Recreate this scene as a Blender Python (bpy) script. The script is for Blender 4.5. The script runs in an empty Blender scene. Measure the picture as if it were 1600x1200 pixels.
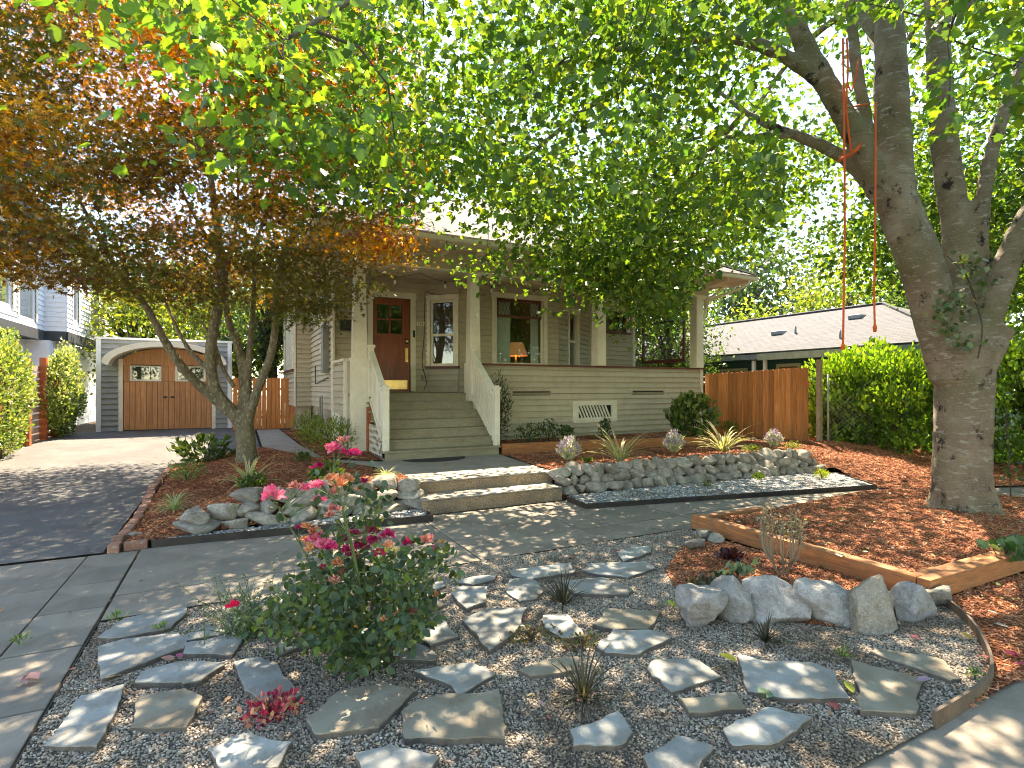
import bpy, bmesh, math, random
import numpy as np
from mathutils import Vector, Matrix, noise as mnoise
random.seed(7); rng = np.random.default_rng(11)
R = math.radians
C = bpy.context.scene.collection
sc = bpy.context.scene
# ---------------------------------------------------------------- camera
EYE, FOC, YAW = 1.7, 850.0, R(27)
FWD = Vector((math.sin(YAW), math.cos(YAW), 0)); RGT = Vector((math.cos(YAW), -math.sin(YAW), 0))
cam = bpy.data.cameras.new('camera'); co = bpy.data.objects.new('camera', cam); C.objects.link(co)
cam.sensor_width = 36; cam.lens = 36*FOC/1600; cam.shift_y = 5/1600; cam.clip_start = .05; cam.clip_end = 2000
co.location = (0, 0, EYE); co.rotation_euler = (R(90), 0, -YAW)
sc.camera = co
# ---------------------------------------------------------------- light
SUN = Vector((.62, .78, 0)).normalized()*math.cos(R(57)) + Vector((0, 0, math.sin(R(57))))
w = bpy.data.worlds.new('World'); sc.world = w; w.use_nodes = True
nt = w.node_tree; bg = nt.nodes['Background']; sky = nt.nodes.new('ShaderNodeTexSky')
sky.sky_type = 'NISHITA'; sky.sun_disc = False; sky.sun_elevation = R(57)
sky.sun_rotation = math.atan2(SUN.x, SUN.y); sky.air_density = 1.0; sky.dust_density = 0; sky.ozone_density = 4
nt.links.new(sky.outputs[0], bg.inputs[0]); bg.inputs[1].default_value = .15
sl = bpy.data.lights.new('sun', 'SUN'); sl.energy = 3.9; sl.angle = R(.55); sl.color = (1, .965, .93)
so = bpy.data.objects.new('sun', sl); C.objects.link(so); so.rotation_euler = SUN.to_track_quat('Z', 'Y').to_euler()
sc.view_settings.view_transform = 'Standard'; sc.view_settings.look = 'None'
sc.view_settings.gamma = 1; sc.view_settings.exposure = 2.55; sc.view_settings.use_curve_mapping = False
sc.view_settings.use_white_balance = True; sc.view_settings.white_balance_temperature = 9000; sc.view_settings.white_balance_tint = 10
sc.cycles.max_bounces = 10; sc.cycles.diffuse_bounces = 5; sc.cycles.glossy_bounces = 3
sc.cycles.transmission_bounces = 5; sc.cycles.transparent_max_bounces = 8
sc.cycles.sample_clamp_indirect = 8; sc.cycles.filter_width = 1.05

# ---------------------------------------------------------------- helpers
def gp(px, py, z=0.0):
    """ground point seen at a place of the survey photograph, at height z"""
    d = FOC*(EYE-z)/(py-605.0); p = FWD*d + RGT*((px-800)/FOC*d)
    return Vector((p.x, p.y, z))
def pd(px, py, d):
    p = FWD*d + RGT*((px-800)/FOC*d)
    return Vector((p.x, p.y, EYE-(py-605.0)*d/FOC))
def proj(P):
    P = np.asarray(P, float); d = P[..., 0]*FWD.x + P[..., 1]*FWD.y; r = P[..., 0]*RGT.x + P[..., 1]*RGT.y
    d = np.where(d < .05, .05, d)
    return 800+FOC*r/d, 605-FOC*(P[..., 2]-EYE)/d, d

def tag(o, label=None, cat=None, group=None, kind=None):
    if label: o['label'] = label
    if cat: o['category'] = cat
    if group: o['group'] = group
    if kind: o['kind'] = kind
    return o
def off(parent):
    v = Vector((0, 0, 0))
    while parent is not None: v += parent.location; parent = parent.parent
    return v
def empty(name, loc, label=None, cat=None, group=None, kind=None):
    o = bpy.data.objects.new(name, None); C.objects.link(o); o.location = loc; o.empty_display_size = .2
    return tag(o, label, cat, group, kind)
def link_mesh(name, me, mat=None, parent=None):
    o = bpy.data.objects.new(name, me); C.objects.link(o)
    if mat is not None and not me.materials: me.materials.append(mat)
    if parent is not None: o.parent = parent
    return o
class MB:
    """collects shapes given in world coordinates; build() links them as one mesh object"""
    def __init__(s): s.v = []; s.f = []
    def add(s, v, f):
        n = len(s.v); s.v += [tuple(p) for p in v]; s.f += [tuple(i+n for i in q) for q in f]; return s
    def box(s, a, b):
        (x0, y0, z0), (x1, y1, z1) = a, b
        return s.add([(x0,y0,z0),(x1,y0,z0),(x1,y1,z0),(x0,y1,z0),(x0,y0,z1),(x1,y0,z1),(x1,y1,z1),(x0,y1,z1)],
                     [(0,3,2,1),(4,5,6,7),(0,1,5,4),(1,2,6,5),(2,3,7,6),(3,0,4,7)])
    def hexa(s, p):     # 4 bottom + 4 top points
        return s.add(p, [(0,3,2,1),(4,5,6,7),(0,1,5,4),(1,2,6,5),(2,3,7,6),(3,0,4,7)])
    def prism(s, pts, z0, z1):
        n = len(pts)
        return s.add([(p[0],p[1],z0) for p in pts]+[(p[0],p[1],z1) for p in pts],
                     [tuple(range(n-1,-1,-1)), tuple(range(n,2*n))]+[(i,(i+1)%n,n+(i+1)%n,n+i) for i in range(n)])
    def tube(s, pts, rad, sides=8, cap=True):
        pts = [Vector(p) for p in pts]; n = len(pts)
        if not hasattr(rad, '__len__'): rad = [rad]*n
        t = (pts[1]-pts[0]).normalized(); a = t.orthogonal().normalized(); V = []
        for i, p in enumerate(pts):
            tt = (pts[min(i+1, n-1)]-pts[max(i-1, 0)]).normalized()
            a = (a-tt*a.dot(tt))
            a = a.normalized() if a.length > 1e-6 else tt.orthogonal().normalized()
            b = tt.cross(a)
            for k in range(sides):
                th = 2*math.pi*k/sides; V.append(p+(a*math.cos(th)+b*math.sin(th))*rad[i])
        F = [(i*sides+k, i*sides+(k+1)%sides, (i+1)*sides+(k+1)%sides, (i+1)*sides+k) for i in range(n-1) for k in range(sides)]
        if cap: F += [tuple(range(sides-1,-1,-1)), tuple(range((n-1)*sides, n*sides))]
        return s.add(V, F)
    def build(s, name, mat, parent=None, smooth=False, bevel=0):
        o_ = off(parent)
        me = bpy.data.meshes.new(name); me.from_pydata([(p[0]-o_.x, p[1]-o_.y, p[2]-o_.z) for p in s.v], [], s.f); me.validate(); me.update()
        if smooth: me.polygons.foreach_set('use_smooth', [True]*len(me.polygons))
        o = link_mesh(name, me, mat, parent)
        if bevel:
            m = o.modifiers.new('edge', 'BEVEL'); m.width = bevel; m.segments = 2; m.limit_method = 'ANGLE'
        return o
class Frame:
    """a wall's own axes: u along, v up, w outwards"""
    def __init__(s, p0, p1):
        s.p = Vector((p0[0], p0[1], 0)); d = Vector((p1[0]-p0[0], p1[1]-p0[1], 0)); s.L = d.length; s.e = d.normalized(); s.n = s.e.cross(Vector((0,0,1)))
    def P(s, u, v, w=0): return s.p + s.e*u + s.n*w + Vector((0,0,v))
    def box(s, mb, u0, u1, v0, v1, w0, w1):
        return mb.hexa([s.P(u0,v0,w1), s.P(u1,v0,w1), s.P(u1,v0,w0), s.P(u0,v0,w0), s.P(u0,v1,w1), s.P(u1,v1,w1), s.P(u1,v1,w0), s.P(u0,v1,w0)])
    def part(s, name, mat, parent, *boxes, bevel=0):
        mb = MB()
        for b in boxes: s.box(mb, *b)
        return mb.build(name, mat, parent, bevel=bevel)

# ---------------------------------------------------------------- materials
def newmat(name):
    m = bpy.data.materials.new(name); m.use_nodes = True; t = m.node_tree
    return m, t, t.nodes['Principled BSDF']
def N(t, typ, **kw):
    n = t.nodes.new(typ)
    for k, v in kw.items(): setattr(n, k, v)
    return n
def ramp(t, fac, stops):
    r = N(t, 'ShaderNodeValToRGB'); e = r.color_ramp.elements
    while len(e) < len(stops): e.new(.5)
    for i, (p, c) in enumerate(stops):
        e[i].position = p; e[i].color = (c[0], c[1], c[2], 1) if hasattr(c, '__len__') else (c, c, c, 1)
    t.links.new(fac, r.inputs[0]); return r.outputs[0]
def mixc(t, fac, a, b, mode='MIX'):
    m = N(t, 'ShaderNodeMix', data_type='RGBA', blend_type=mode)
    for s, v in ((m.inputs[0], fac), (m.inputs[6], a), (m.inputs[7], b)):
        if isinstance(v, bpy.types.NodeSocket): t.links.new(v, s)
        elif hasattr(v, '__len__'): s.default_value = (v[0], v[1], v[2], 1)
        else: s.default_value = v
    return m.outputs[2]
def tex(t, scale, detail=6, stretch=(1,1,1), rough=.6, kind='NOISE', dist=0):
    tc = N(t, 'ShaderNodeTexCoord'); mp = N(t, 'ShaderNodeMapping'); mp.inputs['Scale'].default_value = stretch
    t.links.new(tc.outputs['Object'], mp.inputs[0])
    if kind == 'NOISE':
        n = N(t, 'ShaderNodeTexNoise'); n.inputs['Scale'].default_value = scale; n.inputs['Detail'].default_value = detail
        n.inputs['Roughness'].default_value = rough; n.inputs['Distortion'].default_value = dist
    else:
        n = N(t, 'ShaderNodeTexVoronoi'); n.inputs['Scale'].default_value = scale
        if kind == 'EDGE': n.feature = 'DISTANCE_TO_EDGE'
    t.links.new(mp.outputs[0], n.inputs[0]); return n.outputs[0]
def pm(name, c1, c2=None, scale=4, rough=.75, bump=.3, bscale=None, stretch=(1,1,1), dist=.02, vary=.0, speck=None, sscale=160, metal=0, lo=.35, hi=.65, spec=.4):
    m, t, b = newmat(name); c2 = c2 or [x*.75 for x in c1]
    col = ramp(t, tex(t, scale, 8, stretch), [(lo, c1), (hi, c2)])
    if speck:
        col = mixc(t, ramp(t, tex(t, sscale, 2, stretch), [(.52, 0), (.66, 1)]), col, speck)
    if vary:
        oi = N(t, 'ShaderNodeObjectInfo'); hs = N(t, 'ShaderNodeHueSaturation')
        mr = N(t, 'ShaderNodeMapRange'); mr.inputs[3].default_value = 1-vary; mr.inputs[4].default_value = 1+vary
        t.links.new(oi.outputs['Random'], mr.inputs[0]); t.links.new(mr.outputs[0], hs.inputs['Value']); t.links.new(col, hs.inputs['Color']); col = hs.outputs[0]
    t.links.new(col, b.inputs['Base Color'])
    b.inputs['Roughness'].default_value = rough; b.inputs['Metallic'].default_value = metal; b.inputs['Specular IOR Level'].default_value = spec
    if bump:
        bn = N(t, 'ShaderNodeBump'); bn.inputs['Strength'].default_value = bump; bn.inputs['Distance'].default_value = dist
        t.links.new(tex(t, bscale or scale*6, 8, stretch), bn.inputs['Height']); t.links.new(bn.outputs[0], b.inputs['Normal'])
    return m
def stained(m, amount, tint, scale=.7, scale2=3.5, cracks=0):
    """old dirt and water stains over a material's own colour"""
    t = m.node_tree; b = t.nodes['Principled BSDF']; src = b.inputs['Base Color'].links[0].from_socket
    f = ramp(t, tex(t, scale, 10, rough=.75), [(.44, 0), (.68, amount)]); c = mixc(t, f, src, tint)
    f = ramp(t, tex(t, scale2, 10, rough=.8), [(.50, 0), (.66, amount*.8)]); c = mixc(t, f, c, [x*.8 for x in tint])
    if cracks: c = mixc(t, ramp(t, tex(t, cracks, 2, kind='EDGE'), [(.0, .8), (.006, 0)]), c, [x*.4 for x in tint])
    t.links.new(c, b.inputs['Base Color']); return m
def leafmat(name, trans=.45, rough=.45, tint=(1.25, 1.2, .55)):
    m, t, b = newmat(name)
    a = N(t, 'ShaderNodeAttribute', attribute_name='Col'); t.links.new(a.outputs['Color'], b.inputs['Base Color'])
    b.inputs['Roughness'].default_value = rough; b.inputs['Specular IOR Level'].default_value = .45
    tr = N(t, 'ShaderNodeBsdfTranslucent'); t.links.new(mixc(t, 1.0, a.outputs['Color'], tint, 'MULTIPLY'), tr.inputs[0])
    mx = N(t, 'ShaderNodeMixShader'); mx.inputs[0].default_value = trans
    t.links.new(b.outputs[0], mx.inputs[1]); t.links.new(tr.outputs[0], mx.inputs[2])
    t.links.new(mx.outputs[0], t.nodes['Material Output'].inputs[0])
    return m
def glassmat(name, tint=(.9,.95,.95)):
    m, t, b = newmat(name); t.nodes.remove(b)
    g = N(t, 'ShaderNodeBsdfGlossy'); g.inputs['Roughness'].default_value = .02; g.inputs[0].default_value = (.95,.97,1,1)
    tr = N(t, 'ShaderNodeBsdfTransparent'); tr.inputs[0].default_value = (*tint, 1)
    lw = N(t, 'ShaderNodeLayerWeight'); lw.inputs[0].default_value = .5; pw_ = N(t, 'ShaderNodeMath', operation='POWER'); t.links.new(lw.outputs['Facing'], pw_.inputs[0]); pw_.inputs[1].default_value = 3.0
    f = N(t, 'ShaderNodeMapRange'); t.links.new(pw_.outputs[0], f.inputs[0]); f.inputs[3].default_value = .055; f.inputs[4].default_value = .75
    mx = N(t, 'ShaderNodeMixShader'); t.links.new(f.outputs[0], mx.inputs[0]); t.links.new(tr.outputs[0], mx.inputs[1]); t.links.new(g.outputs[0], mx.inputs[2])
    t.links.new(mx.outputs[0], t.nodes['Material Output'].inputs[0]); return m
M = {}
M['siding'] = pm('siding_paint', (.52,.46,.345), (.46,.405,.30), 3, .65, .15, 60, dist=.004, vary=.03)
M['sidingwest'] = M['siding']
M['trim'] = pm('cream_trim_paint', (.80,.75,.62), (.73,.68,.55), 5, .5, .12, 50, dist=.003)
M['sillred'] = pm('dark_red_paint', (.16,.05,.04), (.12,.035,.03), 5, .45, .1)
M['stair'] = pm('stair_paint', (.33,.29,.195), (.26,.23,.15), 6, .6, .2, 40, stretch=(1,4,4), dist=.004, speck=(.24,.2,.14), sscale=25)
M['door'] = pm('red_stained_door', (.30,.07,.028), (.20,.045,.018), 5, .32, .15, 30, stretch=(4,4,.35), dist=.003)
M['glass'] = glassmat('window_glass')
M['brass'] = pm('brass', (.72,.55,.25), (.6,.44,.18), 8, .28, .05, metal=1)
M['black'] = pm('black_plastic', (.02,.02,.022), (.03,.03,.03), 8, .5, .1)
M['steel'] = pm('black_edging_steel', (.022,.018,.016), (.05,.036,.028), 6, .6, .2)
M['rust'] = pm('brown_edging_steel', (.16,.11,.075), (.09,.06,.045), 6, .6, .3)
M['greymetal'] = pm('grey_metal', (.3,.31,.29), (.22,.23,.22), 6, .5, .1)
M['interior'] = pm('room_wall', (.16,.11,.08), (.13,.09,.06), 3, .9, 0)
M['curtain'] = pm('pale_curtain', (.6,.58,.54), (.5,.48,.45), 4, .9, .3, stretch=(12,12,.3))
M['cedar'] = pm('cedar_board', (.58,.24,.08), (.36,.13,.042), 5, .7, .4, 22, stretch=(5,5,.35), dist=.006, vary=.34)
M['cedarnew'] = pm('orange_stained_cedar', (.62,.24,.07), (.46,.15,.04), 5, .6, .3, 22, stretch=(5,5,.3), dist=.005, vary=.12)
M['doorwood'] = pm('weathered_door_plank', (.64,.30,.12), (.44,.18,.07), 5, .6, .35, 20, stretch=(6,6,.3), dist=.005, vary=.14)
M['timber'] = pm('landscape_timber', (.52,.20,.07), (.34,.115,.04), 3.5, .75, .45, 22, stretch=(.4,3,6), dist=.006, vary=.1, speck=(.22,.12,.06), sscale=14)
M['timbery'] = pm('landscape_timber_along', (.52,.20,.07), (.34,.115,.04), 3.5, .75, .45, 22, stretch=(3,.4,6), dist=.006, vary=.1, speck=(.22,.12,.06), sscale=14)
M['redpost'] = pm('red_cedar_post', (.42,.12,.04), (.3,.08,.028), 5, .6, .3, stretch=(5,5,.4))
M['greyboard'] = pm('weathered_fence_board', (.42,.30,.22), (.3,.2,.14), 5, .8, .4, stretch=(5,.4,5), vary=.12)
M['garage'] = pm('grey_blue_siding', (.29,.305,.30), (.25,.265,.26), 3, .7, .15, 50, dist=.004, vary=.03)
M['white'] = pm('white_siding', (.78,.79,.80), (.72,.74,.76), 3, .6, .1)
M['darkband'] = pm('charcoal_band', (.04,.045,.05), (.05,.055,.06), 5, .6, .1)
M['teal'] = pm('dark_teal_wall', (.012,.075,.075), (.01,.055,.058), 4, .7, .1)
M['fascia'] = pm('pale_green_fascia', (.42,.45,.32), (.3,.33,.24), 6, .7, .2)
M['greyfascia'] = pm('grey_gutter', (.24,.27,.28), (.16,.18,.19), 8, .6, .2)
M['asphalt'] = pm('old_asphalt', (.125,.118,.11), (.08,.076,.072), 1.2, .9, .5, 120, dist=.004, speck=(.27,.26,.25), sscale=240)
M['road'] = pm('road_asphalt', (.07,.07,.072), (.05,.05,.052), 2, .9, .4, 120, dist=.004)
M['concrete'] = pm('old_concrete', (.30,.25,.195), (.215,.18,.14), 2.2, .88, .35, 90, dist=.003, vary=.06, speck=(.28,.25,.22), sscale=190)
M['stepc'] = pm('worn_step_concrete', (.36,.32,.27), (.29,.255,.21), 3, .85, .3, 80, dist=.003, speck=(.36,.32,.27), sscale=190)
M['foundation'] = pm('painted_foundation', (.45,.38,.29), (.38,.32,.25), 4, .8, .2)
M['soil'] = pm('dark_soil', (.10,.07,.05), (.06,.042,.03), 9, .95, .8, 60, dist=.02)
M['gravelbase'] = pm('gravel_dirt', (.12,.10,.08), (.06,.05,.04), 30, .95, .8, 160, dist=.01)
M['mulchbase'] = pm('bark_mulch_bed', (.30,.095,.038), (.10,.03,.014), 28, .95, 1, 60, stretch=(1,1,1), dist=.02)
M['bark'] = None
M['twig'] = pm('dark_twig', (.095,.075,.055), (.06,.048,.035), 12, .85, .3)
M['paletwig'] = pm('dry_twig', (.34,.27,.19), (.25,.19,.13), 12, .85, .3)
M['greenstem'] = pm('green_stem', (.12,.17,.05), (.09,.12,.04), 12, .7, .1)
M['rope'] = pm('orange_rope', (.80,.14,.03), (.62,.09,.02), 120, .7, .5, 150)
M['boulder'] = pm('granite_boulder', (.37,.345,.33), (.24,.225,.22), 2.6, .85, .8, 14, dist=.03, vary=.12, speck=(.5,.46,.42), sscale=60)
M['boulderbrown'] = pm('brown_boulder', (.36,.30,.235), (.25,.21,.165), 3.2, .85, .8, 14, dist=.03, speck=(.47,.42,.35), sscale=45)
M['wallstone'] = pm('wall_stone', (.36,.32,.265), (.23,.205,.175), 5, .88, .8, 22, dist=.02, vary=.24, speck=(.46,.43,.38), sscale=60)
M['flag'] = pm('bluestone', (.30,.31,.295), (.23,.24,.235), 3, .75, .6, 18, dist=.008, vary=.22, speck=(.30,.28,.24), sscale=50)
M['flagside'] = pm('bluestone_edge', (.17,.135,.105), (.10,.085,.075), 9, .85, .8, 40)
M['brick'] = pm('old_red_brick', (.37,.16,.10), (.25,.13,.095), 8, .9, .7, 60, dist=.006, vary=.2, speck=(.34,.26,.2), sscale=30)
M['mat'] = pm('black_rubber', (.03,.027,.027), (.05,.045,.045), 40, .9, .6, 200)
M['leaf'] = leafmat('maple_leaf', .52, .42, (1.6, 1.42, .55))
M['redleaf'] = leafmat('japanese_maple_leaf', .5, .5, (1.7, 1.25, .45))
M['shrubleaf'] = leafmat('glossy_shrub_leaf', .38, .35, (1.5, 1.3, .5))
M['matteleaf'] = leafmat('matte_leaf', .35, .7)
M['petal'] = leafmat('petal', .35, .6, (1.1, .95, .95))
# bulb and lampshade
def emit(name, c, s):
    m, t, b = newmat(name); b.inputs['Base Color'].default_value = (*c, 1); b.inputs['Emission Color'].default_value = (*c, 1); b.inputs['Emission Strength'].default_value = s; return m
M['shade'] = emit('lit_lampshade', (.8, .36, .16), .04)
M['bulb'] = pm('frosted_bulb', (.85,.84,.8), (.8,.8,.76), 5, .2, 0)
stained(M['concrete'], .6, (.15,.125,.10)); stained(M['stepc'], .5, (.17,.14,.11)); stained(M['asphalt'], .5, (.055,.05,.046)); stained(M['flag'], .75, (.21,.175,.13), 1.7, 8)
stained(M['stair'], .5, (.16,.135,.09), 2, 9); stained(M['siding'], .22, (.26,.22,.15), .8, 6); stained(M['trim'], .25, (.42,.36,.24), 1.2, 9); stained(M['timber'], .5, (.20,.10,.05), 1.5, 9); stained(M['timbery'], .5, (.20,.10,.05), 1.5, 9)
stained(M['boulder'], .6, (.20,.175,.14), 2.2, 9); stained(M['boulderbrown'], .6, (.18,.13,.08), 2.2, 9); stained(M['wallstone'], .55, (.17,.14,.10), 2.5, 10); stained(M['doorwood'], .4, (.22,.15,.10), 1, 6)
M['flagtan'] = stained(pm('tan_flagstone', (.27,.24,.18), (.2,.17,.125), 3, .75, .6, 18, dist=.008), .7, (.19,.14,.09), 1.7, 8)
def barkmat():
    m, t, b = newmat('maple_bark')
    base = ramp(t, tex(t, 2.6, 8), [(.3, (.17,.12,.08)), (.5, (.29,.22,.155)), (.72, (.42,.35,.26))])
    moss = ramp(t, tex(t, 1.4, 7), [(.47, 0), (.60, .8)])
    base = mixc(t, moss, base, (.20,.18,.09))
    fleck = ramp(t, tex(t, 6.5, 5, (1, 1, 3.2), .7), [(.565, 0), (.62, 1)])
    base = mixc(t, fleck, base, (.42,.38,.32))
    dots = ramp(t, tex(t, 34, 3, (1, 1, 2.2), .5), [(.61, 0), (.67, .8)])
    base = mixc(t, dots, base, (.36,.33,.27))
    dark = ramp(t, tex(t, 3.6, 8, (1, 1, .8), .75), [(.375, 1), (.44, 0)])
    base = mixc(t, dark, base, (.022,.016,.011))
    ring = ramp(t, tex(t, 12, 4, (.3, .3, 5), .6), [(.30, .5), (.40, 0)])
    base = mixc(t, ring, base, (.06,.042,.028))
    t.links.new(base, b.inputs['Base Color']); b.inputs['Roughness'].default_value = .85
    bn = N(t, 'ShaderNodeBump'); bn.inputs['Strength'].default_value = 1.0; bn.inputs['Distance'].default_value = .08
    h = mixc(t, .5, tex(t, 24, 10, (1, 1, 1.2), .8), tex(t, 5, 12, (1, 1, .8), .8)); t.links.new(h, bn.inputs['Height']); t.links.new(bn.outputs[0], b.inputs['Normal'])
    return m
M['bark'] = barkmat()
M['maplebark'] = pm('mossy_bark', (.185,.15,.095), (.105,.085,.05), 6, .9, 1, 30, stretch=(1,1,.5), dist=.012, speck=(.27,.25,.17), sscale=26)
def shinglemat(name, c1, c2, lap=.15):
    m, t, b = newmat(name)
    tc = N(t, 'ShaderNodeTexCoord'); br = N(t, 'ShaderNodeTexBrick')
    br.inputs['Scale'].default_value = 1; br.inputs['Brick Width'].default_value = .3; br.inputs['Row Height'].default_value = lap
    br.inputs['Mortar Size'].default_value = .012; br.inputs['Color1'].default_value = (*c1, 1); br.inputs['Color2'].default_value = (*c2, 1); br.inputs['Mortar'].default_value = (c2[0]*.4, c2[1]*.4, c2[2]*.4, 1)
    t.links.new(tc.outputs['UV'], br.inputs[0])
    col = mixc(t, ramp(t, tex(t, 40, 4), [(.4, 0), (.6, .5)]), br.outputs[0], [x*.7 for x in c1])
    t.links.new(col, b.inputs['Base Color']); b.inputs['Roughness'].default_value = .9
    bn = N(t, 'ShaderNodeBump'); bn.inputs['Strength'].default_value = .7; bn.inputs['Distance'].default_value = .02; bn.invert = True
    t.links.new(br.outputs['Fac'], bn.inputs['Height']); t.links.new(bn.outputs[0], b.inputs['Normal']); return m
M['shingle'] = shinglemat('roof_shingle', (.115,.105,.098), (.075,.07,.064))
M['shingle2'] = shinglemat('grey_roof_shingle', (.09,.09,.095), (.06,.06,.065))
def aggmat():
    m, t, b = newmat('exposed_aggregate')
    v = tex(t, 95, kind='VORONOI')
    n = N(t, 'ShaderNodeTexVoronoi'); n.inputs['Scale'].default_value = 95; tc = N(t, 'ShaderNodeTexCoord'); t.links.new(tc.outputs['Object'], n.inputs[0])
    col = ramp(t, n.outputs['Distance'], [(.0, (.52,.32,.155)), (.45, (.38,.225,.11)), (.8, (.17,.105,.06))])
    hs = mixc(t, ramp(t, tex(t, 60, 2), [(.45, 0), (.6, .7)]), col, (.46,.4,.31))
    hs = mixc(t, ramp(t, tex(t, 3, 5), [(.45, 0), (.65, .55)]), hs, (.16,.13,.10))
    t.links.new(hs, b.inputs['Base Color']); b.inputs['Roughness'].default_value = .85
    bn = N(t, 'ShaderNodeBump'); bn.invert = True; bn.inputs['Distance'].default_value = .012; t.links.new(n.outputs['Distance'], bn.inputs['Height']); t.links.new(bn.outputs[0], b.inputs['Normal']); return m
M['agg'] = aggmat()
def stonebits(name, stops, rough=.7):
    m, t, b = newmat(name); oi = N(t, 'ShaderNodeObjectInfo')
    geo = N(t, 'ShaderNodeNewGeometry'); nz = N(t, 'ShaderNodeTexNoise'); nz.inputs['Scale'].default_value = 1.6; nz.inputs['Detail'].default_value = 6; t.links.new(geo.outputs['Position'], nz.inputs[0])
    c = ramp(t, oi.outputs['Random'], stops); c = mixc(t, 1.0, c, ramp(t, nz.outputs[0], [(.36, (.62,.55,.48)), (.52, (1,1,1)), (.68, (1.15,1.12,1.08))]), 'MULTIPLY')
    t.links.new(c, b.inputs['Base Color']); b.inputs['Roughness'].default_value = rough; return m
M['pebble'] = stonebits('gravel_pebble', [(0,(.09,.075,.06)),(.25,(.21,.175,.14)),(.5,(.33,.275,.215)),(.72,(.29,.215,.15)),(.9,(.46,.39,.31)),(1,(.6,.53,.45))])
M['river'] = stonebits('river_pebble', [(0,(.08,.085,.085)),(.3,(.17,.175,.175)),(.65,(.30,.295,.285)),(.9,(.45,.44,.42)),(1,(.66,.64,.6))])
M['chip'] = stonebits('mulch_chip', [(0,(.10,.032,.015)),(.3,(.27,.085,.034)),(.6,(.42,.145,.058)),(.85,(.54,.23,.11)),(1,(.62,.36,.22))], .9)

# ---------------------------------------------------------------- leaves
TPL = {
 'maple': (np.array([(0,0,0),(.44,.10,-.10),(.20,.38,.02),(.50,.66,-.14),(0,1,-.16),(-.50,.66,-.14),(-.20,.38,.02),(-.44,.10,-.10)], float),
           [(0,1,2),(0,2,3),(0,3,4),(0,4,5),(0,5,6),(0,6,7)]),
 'bigmaple': (np.array([(0,0,0),(.40,.02,-.06),(.30,.22,-.02),(.56,.50,-.10),(.30,.52,-.02),(.26,.74,-.04),(0,1,-.12),(-.26,.74,-.04),(-.30,.52,-.02),(-.56,.50,-.10),(-.30,.22,-.02),(-.40,.02,-.06)], float),
           [(0,i,i+1) for i in range(1, 11)]),
 'star': (np.array([(0,.05,0),(.55,.08,-.05),(.17,.32,0),(.5,.68,-.05),(.1,.46,0),(0,1,-.08),(-.1,.46,0),(-.5,.68,-.05),(-.17,.32,0),(-.55,.08,-.05)], float),
           [(0,i,i+1) for i in range(1, 9)]),
 'oval': (np.array([(0,0,0),(.26,.3,.05),(.24,.68,.05),(0,1,-.03),(-.24,.68,.05),(-.26,.3,.05)], float), [(0,1,2),(0,2,3),(0,3,4),(0,4,5)]),
 'broad': (np.array([(0,0,0),(.26,.22,.05),(.32,.5,.05),(.18,.82,.0),(0,1,-.04),(-.18,.82,0),(-.32,.5,.05),(-.26,.22,.05)], float), [(0,i,i+1) for i in range(1, 7)]),
 'slim': (np.array([(0,0,0),(.12,.45,.02),(0,1,-.06),(-.12,.45,.02)], float), [(0,1,2),(0,2,3)]),
 'quad': (np.array([(0,0,0),(.3,.45,.05),(0,1,0),(-.3,.45,.05)], float), [(0,1,2),(0,2,3)]),
}
def unit(a): return a/np.maximum(np.linalg.norm(a, axis=1, keepdims=True), 1e-9)
def leaves(name, pos, dr, nr, size, col, tpl, mat, parent=None):
    T, F = TPL[tpl]; n = len(pos); k = len(T); o_ = off(parent)
    pos = pos-np.array(o_); y = unit(dr); z = unit(nr-y*np.sum(nr*y, axis=1, keepdims=True)); x = np.cross(y, z)
    V = pos[:, None, :] + size[:, None, None]*(T[None, :, 0:1]*x[:, None, :]+T[None, :, 1:2]*y[:, None, :]+T[None, :, 2:3]*z[:, None, :])
    V = V.reshape(-1, 3); F = np.array(F); tri = (F[None]+(np.arange(n)*k)[:, None, None]).reshape(-1, 3)
    me = bpy.data.meshes.new(name); me.vertices.add(len(V)); me.vertices.foreach_set('co', V.astype(np.float32).ravel())
    me.loops.add(tri.size); me.loops.foreach_set('vertex_index', tri.astype(np.int32).ravel())
    me.polygons.add(len(tri)); me.polygons.foreach_set('loop_start', np.arange(0, tri.size, 3, dtype=np.int32))
    ca = me.color_attributes.new('Col', 'FLOAT_COLOR', 'POINT')
    cc = np.ones((n, k, 4), np.float32); cc[:, :, :3] = np.clip(col, 0, 1)[:, None, :]; ca.data.foreach_set('color', cc.ravel())
    me.update(calc_edges=True)
    return link_mesh(name, me, mat, parent)
def palette(n, cols, jitter=.18):
    c = np.array(cols)[rng.integers(0, len(cols), n)]
    return c*(1+rng.normal(0, jitter, (n, 1)))*(1+rng.normal(0, .06, (n, 3)))
def rdir(n, up=0.0, sx=1.0):
    a = rng.normal(0, 1, (n, 3)); a[:, 2] = a[:, 2]*sx+up; return unit(a)
def smooth_path(pts, n=6):
    P = [Vector(p) for p in pts]; out = []
    for i in range(len(P)-1):
        a, b, c, d = P[max(i-1,0)], P[i], P[i+1], P[min(i+2,len(P)-1)]
        for k in range(n):
            t = k/n; out.append(.5*((2*b)+(c-a)*t+(2*a-5*b+4*c-d)*t*t+(3*b-a-3*c+d)*t**3))
    return out+[P[-1]]
def smooth_rad(r, n=6):
    out = []
    for i in range(len(r)-1): out += [r[i]+(r[i+1]-r[i])*k/n for k in range(n)]
    return out+[r[-1]]

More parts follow.
